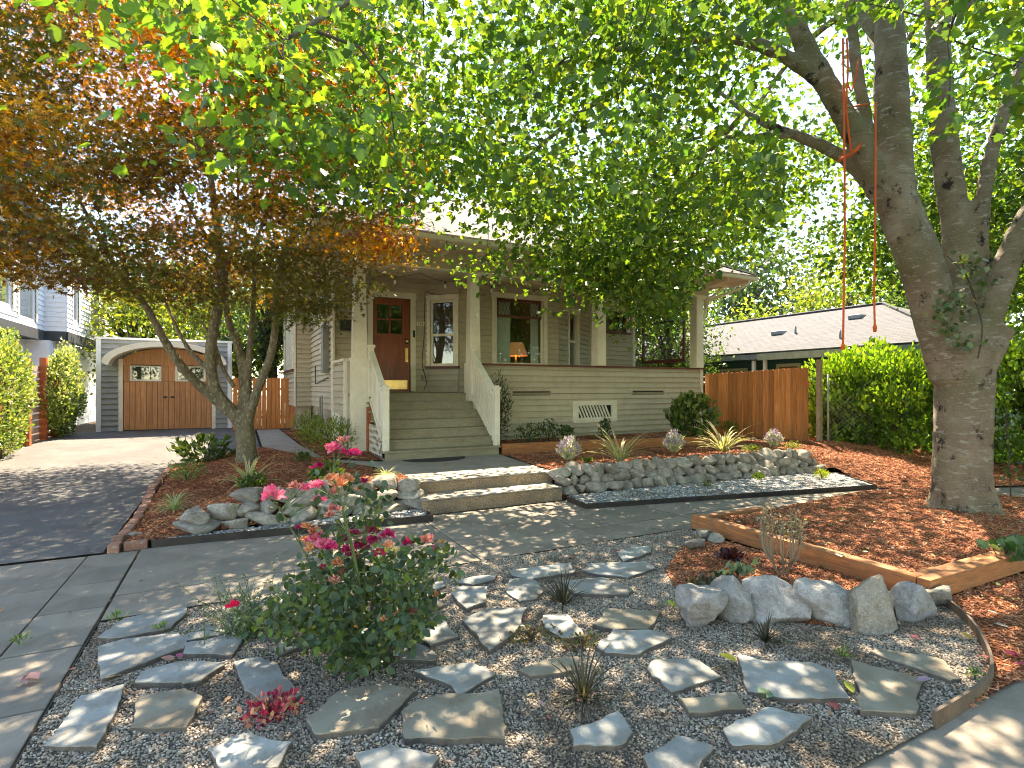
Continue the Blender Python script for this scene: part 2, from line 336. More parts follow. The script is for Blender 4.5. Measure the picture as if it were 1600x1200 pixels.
# ---------------------------------------------------------------- sheets of ground
def inpoly(x, y, poly):
    c = False; n = len(poly)
    for i in range(n):
        x1, y1 = poly[i][0], poly[i][1]; x2, y2 = poly[i-1][0], poly[i-1][1]
        if (y1 > y) != (y2 > y) and x < (x2-x1)*(y-y1)/(y2-y1)+x1: c = not c
    return c
def sheet(name, pts, zf, mat, step=.3, parent=None, kind='structure'):
    bm = bmesh.new(); vs = [bm.verts.new((p[0], p[1], 0)) for p in pts]; bm.faces.new(vs)
    xs = [p[0] for p in pts]; ys = [p[1] for p in pts]
    for ax, lo, hi in ((0, min(xs), max(xs)), (1, min(ys), max(ys))):
        q = lo+step
        while q < hi-1e-3:
            bmesh.ops.bisect_plane(bm, geom=bm.verts[:]+bm.edges[:]+bm.faces[:], plane_co=(q,0,0) if ax == 0 else (0,q,0), plane_no=(1,0,0) if ax == 0 else (0,1,0)); q += step
    for v in bm.verts: v.co.z = zf(v.co.x, v.co.y)
    bmesh.ops.recalc_face_normals(bm, faces=bm.faces)
    if sum(f.normal.z for f in bm.faces) < 0: bmesh.ops.reverse_faces(bm, faces=bm.faces)
    me = bpy.data.meshes.new(name); bm.to_mesh(me); bm.free(); o = link_mesh(name, me, mat, parent)
    me.polygons.foreach_set('use_smooth', [True]*len(me.polygons))
    if kind and not parent: o['kind'] = kind
    return o
def scatter(name, base, density, shape, mat, smin, smax, tilt, seed, lift=0.0):
    """loose bits lying on a sheet: geometry-node instances of one small solid"""
    g = bpy.data.node_groups.new(name, 'GeometryNodeTree')
    g.interface.new_socket('Geometry', in_out='INPUT', socket_type='NodeSocketGeometry'); g.interface.new_socket('Geometry', in_out='OUTPUT', socket_type='NodeSocketGeometry')
    gi = g.nodes.new('NodeGroupInput'); go = g.nodes.new('NodeGroupOutput')
    dp = g.nodes.new('GeometryNodeDistributePointsOnFaces'); dp.inputs['Density'].default_value = density; dp.inputs['Seed'].default_value = seed
    ip = g.nodes.new('GeometryNodeInstanceOnPoints')
    if shape == 'pebble':
        pr = g.nodes.new('GeometryNodeMeshIcoSphere'); pr.inputs['Radius'].default_value = 1; pr.inputs['Subdivisions'].default_value = 2
        ss = g.nodes.new('GeometryNodeSetShadeSmooth'); g.links.new(pr.outputs[0], ss.inputs[0]); src = ss.outputs[0]
    else:
        pr = g.nodes.new('GeometryNodeMeshCube'); pr.inputs['Size'].default_value = (2, .34, .16); src = pr.outputs[0]
    sm = g.nodes.new('GeometryNodeSetMaterial'); sm.inputs['Material'].default_value = mat; g.links.new(src, sm.inputs[0])
    rv = g.nodes.new('FunctionNodeRandomValue'); rv.data_type = 'FLOAT_VECTOR'; rv.inputs[0].default_value = (-tilt, -tilt, 0); rv.inputs[1].default_value = (tilt, tilt, 6.283); rv.inputs['Seed'].default_value = seed
    r2 = g.nodes.new('FunctionNodeRandomValue'); r2.data_type = 'FLOAT_VECTOR'; r2.inputs[0].default_value = smin; r2.inputs[1].default_value = smax; r2.inputs['Seed'].default_value = seed+5
    g.links.new(gi.outputs[0], dp.inputs[0]); g.links.new(dp.outputs[0], ip.inputs['Points']); g.links.new(sm.outputs[0], ip.inputs['Instance'])
    g.links.new(rv.outputs[0], ip.inputs['Rotation']); g.links.new(r2.outputs[0], ip.inputs['Scale']); g.links.new(ip.outputs[0], go.inputs[0])
    o = bpy.data.objects.new(name, base.data.copy()); C.objects.link(o); o.location = base.location; o.location.z += lift; o['kind'] = 'stuff'
    md = o.modifiers.new('bits', 'NODES'); md.node_group = g; return o
# ================================================================ SETTING
def sm01(t): t = min(1, max(0, t)); return t*t*(3-2*t)
def drive_z(x, y): return .36*min(1, max(0, (y-6.85)/13.15))
def wob(x, y, a=.03, s=1.3): return a*mnoise.noise(Vector((x*s, y*s, 3.1)))+a*.35*mnoise.noise(Vector((x*s*4, y*s*4, 1.1)))
def left_z(x, y):
    t = sm01((x+1.1)/1.8)*sm01((y-6.9)/.9)
    return (.05+drive_z(x, y))*(1-t)+.36*t+wob(x, y, .035)
def right_z(x, y):
    e = max(sm01((y-5.0)/3.6)*sm01((x-9.5)/.8), sm01((y-7.12)/.28)*sm01((10.7-x)/1.0))
    return .02+.35*e+wob(x, y, .03)
def bed_z(x, y): return .10+.10*sm01(1-math.hypot(x-8.1, y-3.5)/3.2)+wob(x, y, .03, 1.6)
def flat_z(x, y): return .012+wob(x, y, .014, 1.6)
g = sheet('ground', [(-90,-60),(110,-60),(110,140),(-90,140)], lambda x, y: -.16, M['soil'], 20)
sheet('road', [(-60,-7.5),(60,-7.5),(60,1.28),(-60,1.28)], lambda x, y: -.13, M['road'], 10)
lawn = sheet('lawn', [(-60,-40),(60,-40),(60,-7.5),(-60,-7.5)], lambda x, y: -.05, pm('mown_grass', (.05,.09,.025), (.035,.065,.02), 3, .9, .5), 10)
k = MB(); k.box((-60,1.28,-.16),(-3.4,1.45,.0)); k.box((-.88,1.05,-.16),(60,1.485,-.004)); kerb = k.build('kerb', M['concrete']); kerb['kind'] = 'structure'
yard = sheet('yard_soil', [(-30,6.6),(40,6.6),(40,60),(-30,60)], lambda x, y: -.012+min(.27, max(0,(y-9)*.022)) if y > 9 else -.012, M['soil'], 3)
# driveway
sheet('driveway', [(-4.45,6.84),(-1.2,6.84),(-1.16,12.0),(-.2,13.2),(.55,14.6),(.55,20.0),(-4.45,20.0)], lambda x, y: drive_z(x, y)+.012, M['asphalt'], .6)
# pavement slabs: real slabs with open joints
pav = bpy.data.objects.new('sidewalk', None); C.objects.link(pav); pav['kind'] = 'structure'
bm_ = MB(); bm_.box((-12,1.28,-.15),(-.9,6.84,-.045)); bm_.box((-.9,4.80,-.15),(16,6.7,-.045)); bm_.build('joint_bed', M['soil'], pav)
def slab(p, z=0.0, name='concrete_slab', par=None, mat=None):
    zz = z+random.uniform(-.004, .004); cx = sum(q[0] for q in p)/len(p); cy = sum(q[1] for q in p)/len(p)
    q = [(a+(cx-a)/max(.001, math.hypot(a-cx, b-cy))*.008, b+(cy-b)/max(.001, math.hypot(a-cx, b-cy))*.008) for a, b in p]
    o = MB().prism([(a-cx, b-cy) for a, b in q], -.09, 0).build(name, mat or M['concrete'], par or pav, bevel=.006); o.location = (cx, cy, zz); return o
xs = [-8.6,-7.0,-5.4,-4.45,-2.9,-1.32,-.89]; ys = [1.46,2.3,3.0,3.69,4.49,5.2,5.86,6.83]
for i in range(len(xs)-1):
    for j in range(len(ys)-1): slab([(xs[i],ys[j]),(xs[i+1],ys[j]),(xs[i+1],ys[j+1]),(xs[i],ys[j+1])])
def near_y(x): return 4.84 if x < 9.4 else max(3.0, 4.84-(x-9.4)*1.05)
xs = [-.88,.64,2.16,3.7,5.25,6.8,8.35,9.6,10.6,12.0,13.6]
for i in range(len(xs)-1):
    a, b = xs[i], xs[i+1]
    if b < 9.6:
        slab([(a,5.42),(b,5.42),(b,6.85 if b < 2.3 else 6.9),(a,6.85 if b < 2.3 else 6.9)]); slab([(a,near_y(a)),(b,near_y(b)),(b,5.41),(a,5.41)])
    else: slab([(a,near_y(a)),(b,near_y(b)),(b,6.6 if b < 11 else 5.6),(a,6.6 if a < 11 else 5.6)])
# front walk, steps in it, path to the back gate
walk = sheet('front_walk', [(2.36,7.45),(4.5,7.52),(4.72,9.82),(2.30,9.82),(2.1,10.6),(1.35,13.3),(1.25,18.9),(.62,18.9),(.55,13.5),(.9,12.3),(1.5,10.4),(2.1,9.2)], lambda x, y: .36, M['stepc'], .6)
st = empty('concrete_steps', (3.35,7.0,0), 'two low worn concrete steps rising from the sidewalk to the front walk', 'steps')
def ragged_box(x0, x1, y0, y1, z0, z1, name, mat):
    mb = MB(); n = 22
    A = [(x0+(x1-x0)*i/n, y0+random.uniform(-.012,.012)) for i in range(n+1)]
    return mb.prism(A+[(x1,y1),(x0,y1)], z0, z1).build(name, mat, st, bevel=.012)
for x0, x1, y0, y1, z1 in ((2.24,4.42,7.0,7.6,.185),(2.34,4.52,7.44,7.9,.352)):
    ragged_box(x0, x1, y0, y1, -.02, z1-.012, 'riser', M['agg']); ragged_box(x0-.004, x1+.004, y0-.006, y1, z1-.010, z1+.012, 'tread', M['stepc'])
tag(MB().prism([(2.72+.62*(1+math.cos(a))*.98, 9.74+.42*-math.sin(a)) for a in [math.pi*i/18 for i in range(19)]], .362, .374).build('doormat', M['mat']), 'black half-round rubber doormat at the foot of the wooden stairs', 'doormat')

# mulch beds
lb = sheet('left_mulch_bed', [(-1.04,6.95),(-.2,7.05),(1.2,7.25),(2.36,7.5),(2.2,8.6),(1.6,10.2),(.95,12.2),(.55,13.5),(-.1,13.0),(-1.03,12.0)], left_z, M['mulchbase'], .2)
lb2 = sheet('path_side_mulch_bed', [(1.5,10.6),(2.2,9.9),(2.55,9.9),(2.55,11.4),(2.05,11.4),(2.05,18),(1.28,18),(1.38,13.2)], lambda x, y: .38+wob(x,y), M['mulchbase'], .3)
rb = sheet('right_mulch_bed', [(4.44,7.0),(5.5,7.0),(8,6.95),(9.6,6.75),(10.30,6.52),(9.585,5.30),(10.0,5.0),(12.0,4.3),(15,3.9),(15,9.5),(13,9.5),(12.2,11.4),(4.74,11.4),(4.74,9.8),(4.56,7.6)], right_z, M['mulchbase'], .25)
hb = sheet('house_side_mulch_bed', [(4.78,9.8),(10.8,9.1),(11.0,9.9),(11.9,11.4),(4.78,11.4)], lambda x, y: .47+wob(x,y,.02), M['mulchbase'], .3)
tb = sheet('tree_bed', [(4.95,2.42),(11.5,2.42),(11.5,3.0),(9.9,3.55),(9.45,4.75),(4.95,4.75)], bed_z, M['mulchbase'], .16)
fb = sheet('corner_mulch', [(3.15,1.47),(3.75,1.52),(4.15,1.66),(4.65,1.98),(5.1,2.30),(12,2.3),(12,1.46)], flat_z, M['mulchbase'], .25)
pp = [gp(x, y) for x, y in ((1102,842),(1065,862),(1040,895),(1060,930),(1180,968),(1300,985),(1440,962),(1462,938))]
pb = sheet('mulch_patch', [(p.x, p.y) for p in pp], lambda x, y: .03+wob(x,y,.02,2), M['mulchbase'], .16)
for i, (o, d) in enumerate(((lb,1100),(rb,1000),(tb,2600),(fb,2600),(pb,3400),(hb,500),(lb2,500))):
    near = d > 2000
    scatter('mulch_chips', o, d, 'chip', M['chip'], (.010,.012,.014) if near else (.014,.016,.02), (.034,.026,.03) if near else (.045,.034,.036), .5, 3+i, .004)
gr = sheet('gravel_ground', [(-.86,4.82),(-.86,1.46),(3.1,1.46),(3.72,1.5),(4.12,1.64),(4.62,1.96),(5.08,2.3),(4.84,2.36),(4.80,4.82)], flat_z, M['gravelbase'], .2)
scatter('loose_gravel', gr, 9500, 'pebble', M['pebble'], (.003,.003,.0025), (.0092,.0075,.006), .5, 21, .003)
rp = sheet('right_pebble_ground', [(4.42,6.36),(9.54,5.36),(10.27,6.5),(9.4,6.8),(4.55,6.98)], lambda x, y: .035, M['gravelbase'], .4)
scatter('river_pebbles', rp, 2200, 'pebble', M['river'], (.014,.012,.009), (.034,.028,.022), .4, 31, .01)
lp = sheet('left_pebble_ground', [(-.72,6.92),(2.2,6.66),(2.2,7.15),(.5,7.12),(-.6,7.08)], lambda x, y: .035, M['gravelbase'], .4)
scatter('river_pebbles', lp, 1400, 'pebble', M['river'], (.013,.012,.009), (.032,.026,.02), .4, 32, .01)

# edging strips
def edging(pts, z0, z1, mat, label, th=.012):
    mb = MB(); P = [Vector((p[0], p[1], 0)) for p in pts]
    L = []; Rr = []
    for i, p in enumerate(P):
        t = (P[min(i+1,len(P)-1)]-P[max(i-1,0)]).normalized(); n = Vector((-t.y, t.x, 0))*th/2; L.append(p+n); Rr.append(p-n)
    for i in range(len(P)-1):
        mb.hexa([Vector((*v.xy, z)) for z in (z0, z1) for v in (Rr[i], Rr[i+1], L[i+1], L[i])])
    return tag(mb.build('edging_strip', mat), label, 'garden edging', 'steel edging strips')
edging([(-.80,6.98),(-.78,6.86),(2.24,6.60),(2.26,6.9)], -.02, .085, M['steel'], 'black steel edging along the pebbles below the left stone wall')
edging([(4.42,6.86),(4.36,6.30),(9.55,5.33),(10.28,6.5)], -.02, .075, M['steel'], 'long black steel edging holding pebbles below the right stone wall')
edging([(-.868,1.5),(-.868,4.828),(4.80,4.828)], -.03, .022, M['steel'], 'low dark edging between the sidewalk and the flagstone gravel')
edging(smooth_path([(4.98,2.33,0),(4.62,1.96,0),(4.12,1.64,0),(3.72,1.5,0),(3.1,1.46,0)]), -.03, .085, M['rust'], 'curved brown steel edging between gravel and mulch below the timber bed', .016)

# brick edge of the driveway
be = empty('brick_edging', (-1.1,6.9,0), 'row of old red bricks edging the driveway beside the mulch', 'brick edging')
y = 6.93; brick_me = MB().box((-.05,-.105,-.05),(.05,.105,.045)).build('brick', M['brick'], None, bevel=.01)
brick_me.location = (0,0,-5); first = True
def put(src, parent, loc, rot=(0,0,0), scale=(1,1,1)):
    c = src.copy(); C.objects.link(c); c.parent = parent; c.location = Vector(loc)-off(parent); c.rotation_euler = rot; c.scale = scale; return c
i = 0
while y < 12.1:
    put(brick_me, be, (-1.1+random.uniform(-.012,.012)+.03*math.sin(y*1.7), y, drive_z(0,y)+.035+random.uniform(-.008,.008)), (random.uniform(-.06,.06), random.uniform(-.05,.05), random.uniform(-.07,.07))); y += .225
for x in (-.93,): put(brick_me, be, (x, 6.93, .03), (0,0,R(92)))
for a in range(7):
    put(brick_me, be, (-1.02+.16*a, 12.2+.15*a+.02*a*a, drive_z(0,12.2)+.04), (0,0,R(-48)))
bpy.data.objects.remove(brick_me)

# ---------------------------------------------------------------- rocks
def rock_mesh(name, seed, sub=3, cuts=9, flat=1.0, rough=.06, blend=.9):
    r = np.random.default_rng(seed); bm = bmesh.new(); bmesh.ops.create_icosphere(bm, subdivisions=sub, radius=1)
    ns = unit(r.normal(0, 1, (cuts, 3))); ds = r.uniform(.42, .74, cuts)
    for v in bm.verts:
        c = np.array(v.co)
        for n_, d_ in zip(ns, ds):
            e = c@n_-d_
            if e > 0: c = c-n_*e*blend
        p = Vector(c); p += p.normalized()*(mnoise.noise(p*2.1+Vector((seed*3.7,0,0)))*rough*2+mnoise.noise(p*6+Vector((0,seed,0)))*rough*.9+mnoise.noise(p*17)*rough*.35)
        v.co = p
    lo = [min(v.co[k] for v in bm.verts) for k in range(3)]; hi = [max(v.co[k] for v in bm.verts) for k in range(3)]
    for v in bm.verts:
        for k in range(3): v.co[k] = (v.co[k]-lo[k])/(hi[k]-lo[k])-.5
    for f in bm.faces: f.smooth = True
    me = bpy.data.meshes.new(name); bm.to_mesh(me); bm.free(); return me
STONES = [rock_mesh('stone', s, 3, 9, rough=.035, blend=1.0) for s in range(12)]
for m_ in STONES: m_.materials.append(M['wallstone'])
def stone_wall(name_label, base_pts, height, rows, seed, zmin=0.02, taper=None, big=1.0):
    rr = random.Random(seed); P = [Vector((p[0], p[1], 0)) for p in base_pts]
    L = [0]
    for i in range(len(P)-1): L.append(L[-1]+(P[i+1]-P[i]).length)
    def at(s):
        s = min(max(s, 0), L[-1]-1e-4)
        for i in range(len(P)-1):
            if s <= L[i+1]: k = (s-L[i])/(L[i+1]-L[i]); return P[i].lerp(P[i+1], k), (P[i+1]-P[i]).normalized()
    root = empty('stone_wall', P[0].lerp(P[-1], .5), name_label, 'stone wall')
    for r_ in range(rows):
        s = rr.uniform(-.1, .08); h = height/rows
        while s < L[-1]:
            wd = (rr.uniform(.15, .36) if r_ else rr.uniform(.20, .44))*big
            c, t = at(s+wd/2); n = Vector((-t.y, t.x, 0)); hh = h*rr.uniform(1.2, 1.95)
            mx = height*(taper((s+wd/2)/L[-1]) if taper else 1)
            z = zmin+h*(r_+.48)
            if z-h*.55 < mx:
                o = bpy.data.objects.new('stone', rr.choice(STONES)); C.objects.link(o); o.parent = root
                o.location = c+n*(r_*.085+rr.uniform(-.03,.04))+Vector((0,0,z+rr.uniform(-.015,.02)))-root.location
                o.scale = (wd*1.06, rr.uniform(.26,.38), hh*1.02); o.rotation_euler = (rr.uniform(-.2,.2), rr.uniform(-.2,.2), math.atan2(t.y, t.x)+rr.uniform(-.2,.2))
            s += wd*.9
        # filler behind, keeps soil from showing
    return root
stone_wall('grey dry stone wall between driveway bricks and the concrete steps', [(-.62,7.12),(.3,7.2),(1.3,7.22),(2.2,7.22)], .40, 3, 5, taper=lambda t: min(1, .3+t*2.2), big=1.3)
stone_wall('long dry stone wall right of the concrete steps below the lavender', [(4.48,7.14),(5.6,7.08),(7.4,7.0),(9.2,6.86),(10.0,6.75)], .42, 3, 9)
for i, (px, py, s) in enumerate(((207,840,.09),(222,838,.07),(235,824,.08),(1085,858,.17),(1100,843,.2),(1118,848,.16),(1268,926,.07))):
    p = gp(px, py, .03); o = bpy.data.objects.new('small_rock', STONES[i]); C.objects.link(o); o.location = (p.x, p.y, .04+s*.2); o.scale = (s*1.4, s, s*.7)
    tag(o, ['small round stone, left of two in the mulch by the orange corner brick','small stone right of its twin in the mulch by the orange corner brick','small stone in mulch behind the orange corner brick','pale low rock in front of the left end of the timber bed','larger grey rock against the left end of the timber bed','knobbly rock beside the timber bed corner near the sidewalk','small stone on the mulch below the timber bed'][i], 'rock', 'small rocks lying in the beds')

BL = [((1112,968),.40,.30,.27,(0,0,.2),'boulder','smooth grey boulder, leftmost of the row, overlapping its neighbour'),
      ((1160,958),.34,.30,.29,(.1,.15,.9),'boulder','rounded grey boulder tucked behind the leftmost one of the row'),
      ((1230,965),.40,.32,.31,(.1,-.1,1.9),'boulder','angular grey boulder with a flat sunlit top behind the spiky dark grass'),
      ((1312,966),.54,.33,.30,(-.1,.42,-.15),'boulder','largest boulder, leaning down to the right in the row'),
      ((1378,972),.47,.36,.34,(.1,-.1,.5),'boulderbrown','brownish hollow-topped boulder in the row below the timber corner'),
      ((1442,960),.25,.26,.25,(0,0,.3),'boulder','small pale boulder at the right end of the row under the timber corner')]
for i, ((px, py), wx, wy, wz, rot, mt, lab) in enumerate(BL):
    me = rock_mesh('boulder', 40+i, 5, 8, rough=.05, blend=.93); p = gp(px, py+12); o = link_mesh('boulder', me, M[mt])
    o.location = (p.x, p.y+wy*.3, wz*.40); o.scale = (wx*1.16, wy*1.1, wz*1.22); o.rotation_euler = rot; tag(o, lab, 'boulder', 'row of boulders in front of the timber bed')
# block under the timber corner
p = gp(1485, 955); o = bpy.data.objects.new('small_rock', STONES[3]); C.objects.link(o); o.location = (p.x, p.y+.1, .06); o.scale = (.3,.2,.2); tag(o, 'shaded rock wedged under the front timber beside the steel edging', 'rock', 'small rocks lying in the beds')

# flagstones, outlines taken where they lie
FL = [[(159,992),(197,966),(240,957),(287,950),(285,960),(265,979),(212,990),(175,994)],
 [(160,1010),(200,1000),(275,990),(285,1000),(283,1012),(165,1056),(158,1035)],[(286,996),(320,980),(355,985),(347,991),(292,999)],
 [(292,1004),(340,996),(382,990),(370,1008),(360,1021),(291,1019)],[(217,1065),(225,1050),(282,1035),(342,1036),(345,1040),(312,1062),(287,1066)],
 [(75,1160),(127,1090),(189,1074),(185,1095),(150,1162)],[(208,1132),(220,1090),(287,1077),(312,1089),(288,1134)],
 [(369,1035),(400,1027),(427,1036),(465,1082),(447,1097),(417,1098),(385,1075)],[(430,1012),(450,1000),(465,1010),(440,1020)],
 [(485,1122),(505,1105),(537,1081),(592,1072),(645,1080),(590,1134),(500,1142)],[(625,1005),(650,1002),(680,1022),(677,1030),(627,1028)],
 [(642,980),(662,970),(692,970),(712,992),(672,1005)],[(652,1047),(700,1040),(737,1036),(769,1052),(717,1081),(700,1066)],
 [(635,1112),(650,1100),(695,1087),(735,1086),(775,1079),(785,1134),(783,1150),(640,1150)],[(707,927),(717,917),(760,917),(757,940),(730,950)],
 [(727,967),(760,953),(820,951),(805,985),(765,1014)],[(670,912),(690,907),(695,914),(680,920)],[(665,935),(680,932),(692,945),(670,952)],
 [(712,908),(740,900),(775,897),(770,905),(740,912)],[(800,890),(850,884),(890,879),(893,893),(832,902),(805,897)],
 [(915,890),(920,881),(1007,877),(1020,886),(980,900),(940,896)],[(797,905),(830,903),(847,920),(838,932),(812,937),(793,922)],
 [(880,907),(940,903),(965,912),(983,921),(978,928),(900,925)],[(967,862),(990,854),(1012,853),(1015,862),(975,876)],
 [(851,962),(885,960),(900,975),(911,991),(880,994),(852,978)],[(931,974),(950,951),(1030,955),(1022,968),(1010,980),(962,982)],
 [(935,1007),(950,995),(960,985),(1020,986),(1043,995),(1020,1008),(995,1020),(950,1017)],[(816,1046),(850,1032),(900,1026),(902,1045),(832,1054)],
 [(1015,1045),(1025,1032),(1087,1030),(1105,1042),(1122,1055),(1050,1077),(1035,1060),(1022,1055)],[(1065,1092),(1110,1089),(1145,1084),(1161,1106),(1130,1108),(1080,1112)],
 [(1158,1025),(1200,1034),(1267,1037),(1300,1052),(1320,1088),(1225,1087),(1172,1077),(1166,1050)],[(895,1140),(930,1128),(965,1112),(984,1142),(970,1160),(900,1162)],
 [(1135,1138),(1200,1107),(1250,1117),(1264,1122),(1240,1140),(1210,1158),(1150,1160)],[(1332,1031),(1360,1041),(1380,1045),(1436,1060),(1429,1085),(1427,1110),(1347,1106),(1340,1060)],
 [(1365,1018),(1375,1014),(1430,1022),(1470,1030),(1495,1057),(1482,1060),(1420,1038)],
 [(330,1170),(380,1148),(450,1160),(430,1196),(350,1200)],[(1010,1180),(1060,1150),(1110,1165),(1090,1200),(1020,1205)],[(560,1180),(610,1165),(680,1185),(660,1215),(580,1215)]]
def flagstone(poly):
    pts = []
    for i in range(len(poly)):
        a = gp(*poly[i], .045); b = gp(*poly[(i+1)%len(poly)], .045); L = (b-a).length; n = max(2, int(L/.022))
        for k in range(n):
            q = a.lerp(b, k/n); nn = Vector((-(b-a).y, (b-a).x, 0)).normalized()
            q += nn*(mnoise.noise(q*9)*.016*(0 if k == 0 else 1)+mnoise.noise(q*32)*.006); pts.append(q)
    cx = sum((q.x for q in pts))/len(pts); cy = sum((q.y for q in pts))/len(pts); mb = MB(); n = len(pts)
    tx, ty = random.uniform(-.012,.012), random.uniform(-.012,.012)
    def ring(inset, z):
        return [(q.x-cx+(cx-q.x)*inset, q.y-cy+(cy-q.y)*inset, z+tx*(q.x-cx)+ty*(q.y-cy)) for q in pts]
    V = ring(.0, -.03)+ring(-.01, .012)+ring(.0, .040)+ring(.008, .046)
    F = [(j*n+i, j*n+(i+1)%n, (j+1)*n+(i+1)%n, (j+1)*n+i) for j in range(3) for i in range(n)]+[tuple(range(3*n, 4*n))]
    mb.v = V; mb.f = F; me = bpy.data.meshes.new('flagstone'); me.from_pydata(V, [], F); me.update()
    bm = bmesh.new(); bm.from_mesh(me); bmesh.ops.recalc_face_normals(bm, faces=bm.faces); bm.to_mesh(me); bm.free()
    o = link_mesh('flagstone', me, M['flagtan'] if random.random() < .22 else M['flag'], gr); me.materials.append(M['flagside']); me.polygons.foreach_set('material_index', [1]*(2*n)+[0]*(len(me.polygons)-2*n)); o.location = (cx, cy, -.004+random.uniform(0,.009)); o.scale = (1.09,1.09,1); return o
for f in FL: flagstone(f)

# timber frames
def timber(par, a, b, wdt, z0, z1, mat):
    a = Vector((a[0],a[1],0)); b = Vector((b[0],b[1],0)); fr = Frame(a, b); return fr.part('timber', mat, par, (0, fr.L, z0, z1, -wdt, 0), bevel=.01)
tf = empty('raised_timber_bed', (7,2.3,0), 'orange-brown timber frame round the mulch under the big tree', 'timber bed')
timber(tf, (4.84,2.30), (11.6,2.30), .10, .02, .19, M['timber']); timber(tf, (4.94,2.405), (5.3,2.405), .10, .04, .175, M['timber']); timber(tf, (5.305,2.405), (7.6,2.405), .10, .03, .168, M['timber']); timber(tf, (7.605,2.405),(11.6,2.405), .10, .03, .168, M['timber'])
timber(tf, (4.84,4.80), (4.84,2.405), .10, .02, .188, M['timbery']); timber(tf, (4.943,4.60),(4.943,2.62), .10, .02, .165, M['timbery'])
timber(tf, (4.95,4.80), (6.1,4.80), .09, .02, .14, M['timber'])
hf = empty('house_timber_edge', (7.8,9.4,.3), 'low orange timber edge of the planting strip along the porch wall', 'timber edging')
timber(hf, (4.76,9.74),(7.8,9.40), .09, .32, .57, M['timber']); timber(hf, (7.805,9.40),(10.85,9.05), .09, .31, .56, M['timber']); timber(hf, (10.86,9.06),(11.1,10.6), .09, .33, .5, M['timbery'])
# ================================================================ HOUSE
H = empty('bungalow_house', (7, 12, .36), 'beige one-storey bungalow with a covered front porch behind the trees', 'house')
FZ = 1.57
def clap(frame, par, u0, u1, v0, v1, mat, openings=(), exp=.142, w=0.0, g_=.015, lip=.042):
    """lapped boards, each one an object; openings are (u0,u1,v0,v1)"""
    v = v0
    while v < v1-.02:
        t = min(v+exp, v1); jobs = []
        cuts = [(u0, u1)]
        for (a, b, c, d) in openings:
            if c < t-.004 and d > v+.004:
                new = []
                for (s, e) in cuts:
                    if a < e and b > s:
                        new += [(s, min(e, a)), (max(s, b), e)]; s2, e2 = max(s, a), min(e, b)
                        if c-v > .02: jobs.append((s2, e2, v, c))
                        if t-d > .02: jobs.append((s2, e2, d, t))
                    else: new.append((s, e))
                cuts = [q for q in new if q[1]-q[0] > .01]
        jobs += [(s, e, v, t) for s, e in cuts]
        for (s, e, lo, hi) in jobs:
            f0 = lip-(lip-.008)*(lo-v)/(t-v); f1 = lip-(lip-.008)*(hi-v)/(t-v)
            mb = MB(); mb.hexa([frame.P(s,lo+g_,w+f0), frame.P(e,lo+g_,w+f0), frame.P(e,lo+g_,w), frame.P(s,lo+g_,w), frame.P(s,hi,w+f1), frame.P(e,hi,w+f1), frame.P(e,hi,w), frame.P(s,hi,w)])
            mb.build('clapboard', mat, par)
        v += exp
def core(frame, par_name, par, u0, u1, v0, v1, mat, openings=(), th=.1):
    """the wall body behind the boards, with real holes"""
    mb = MB(); us = sorted({u0, u1, *[q for o in openings for q in o[:2]]}); vs = sorted({v0, v1, *[q for o in openings for q in o[2:]]})
    for i in range(len(us)-1):
        for j in range(len(vs)-1):
            a, b, c, d = us[i], us[i+1], vs[j], vs[j+1]
            if not any(o[0] <= a+1e-6 and o[1] >= b-1e-6 and o[2] <= c+1e-6 and o[3] >= d-1e-6 for o in openings): frame.box(mb, a, b, c, d, -th, -.001)
    return mb.build(par_name, mat, par)
def casing(frame, par, o, w=.11, t=.045, mat=None, sill=True):
    u0, u1, v0, v1 = o; mat = mat or M['trim']
    frame.part('casing', mat, par, (u0-w,u0,v0,v1,.0,t), (u1,u1+w,v0,v1,0,t), (u0-w-.02,u1+w+.02,v1,v1+w+.02,0,t+.008))
    if sill: frame.part('sill', M['sillred'], par, (u0-w-.03,u1+w+.03,v0-.06,v0,-.02,t+.04))
def window(frame, par, o, sash='trim', mid=None, bars=(), case=True, back=True, depth=.5, sill=True, room='interior', curtain=False):
    u0, u1, v0, v1 = o; top = par
    while top.parent: top = top.parent
    wd = empty('window', frame.P((u0+u1)/2, v0), None); wd.parent = top; wd.location = frame.P((u0+u1)/2, v0)-off(top)
    if case: casing(frame, wd, o, sill=sill)
    m = M[sash]; f = .055
    bx = [(u0,u0+f,v0,v1,-.07,-.02),(u1-f,u1,v0,v1,-.07,-.02),(u0+f,u1-f,v0,v0+f*1.3,-.07,-.02),(u0+f,u1-f,v1-f,v1,-.07,-.02)]
    if mid: bx.append((u0+f,u1-f,mid-.03,mid+.03,-.065,-.012))
    for b in bars: bx.append(b)
    frame.part('sash', m, wd, *bx)
    frame.part('pane', M['glass'], wd, (u0+f,u1-f,v0+f,v1-f,-.048,-.042))
    if curtain: frame.part('curtain', M['curtain'], wd, (u0+f,u0+(u1-u0)*.36,v0,v1,-.2,-.18), (u1-(u1-u0)*.2,u1-f,v0,v1,-.2,-.18))
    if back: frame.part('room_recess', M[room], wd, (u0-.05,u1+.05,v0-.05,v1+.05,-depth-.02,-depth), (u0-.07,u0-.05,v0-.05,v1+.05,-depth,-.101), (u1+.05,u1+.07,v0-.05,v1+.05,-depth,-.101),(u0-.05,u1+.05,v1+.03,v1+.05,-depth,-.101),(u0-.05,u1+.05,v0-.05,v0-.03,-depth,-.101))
    return wd
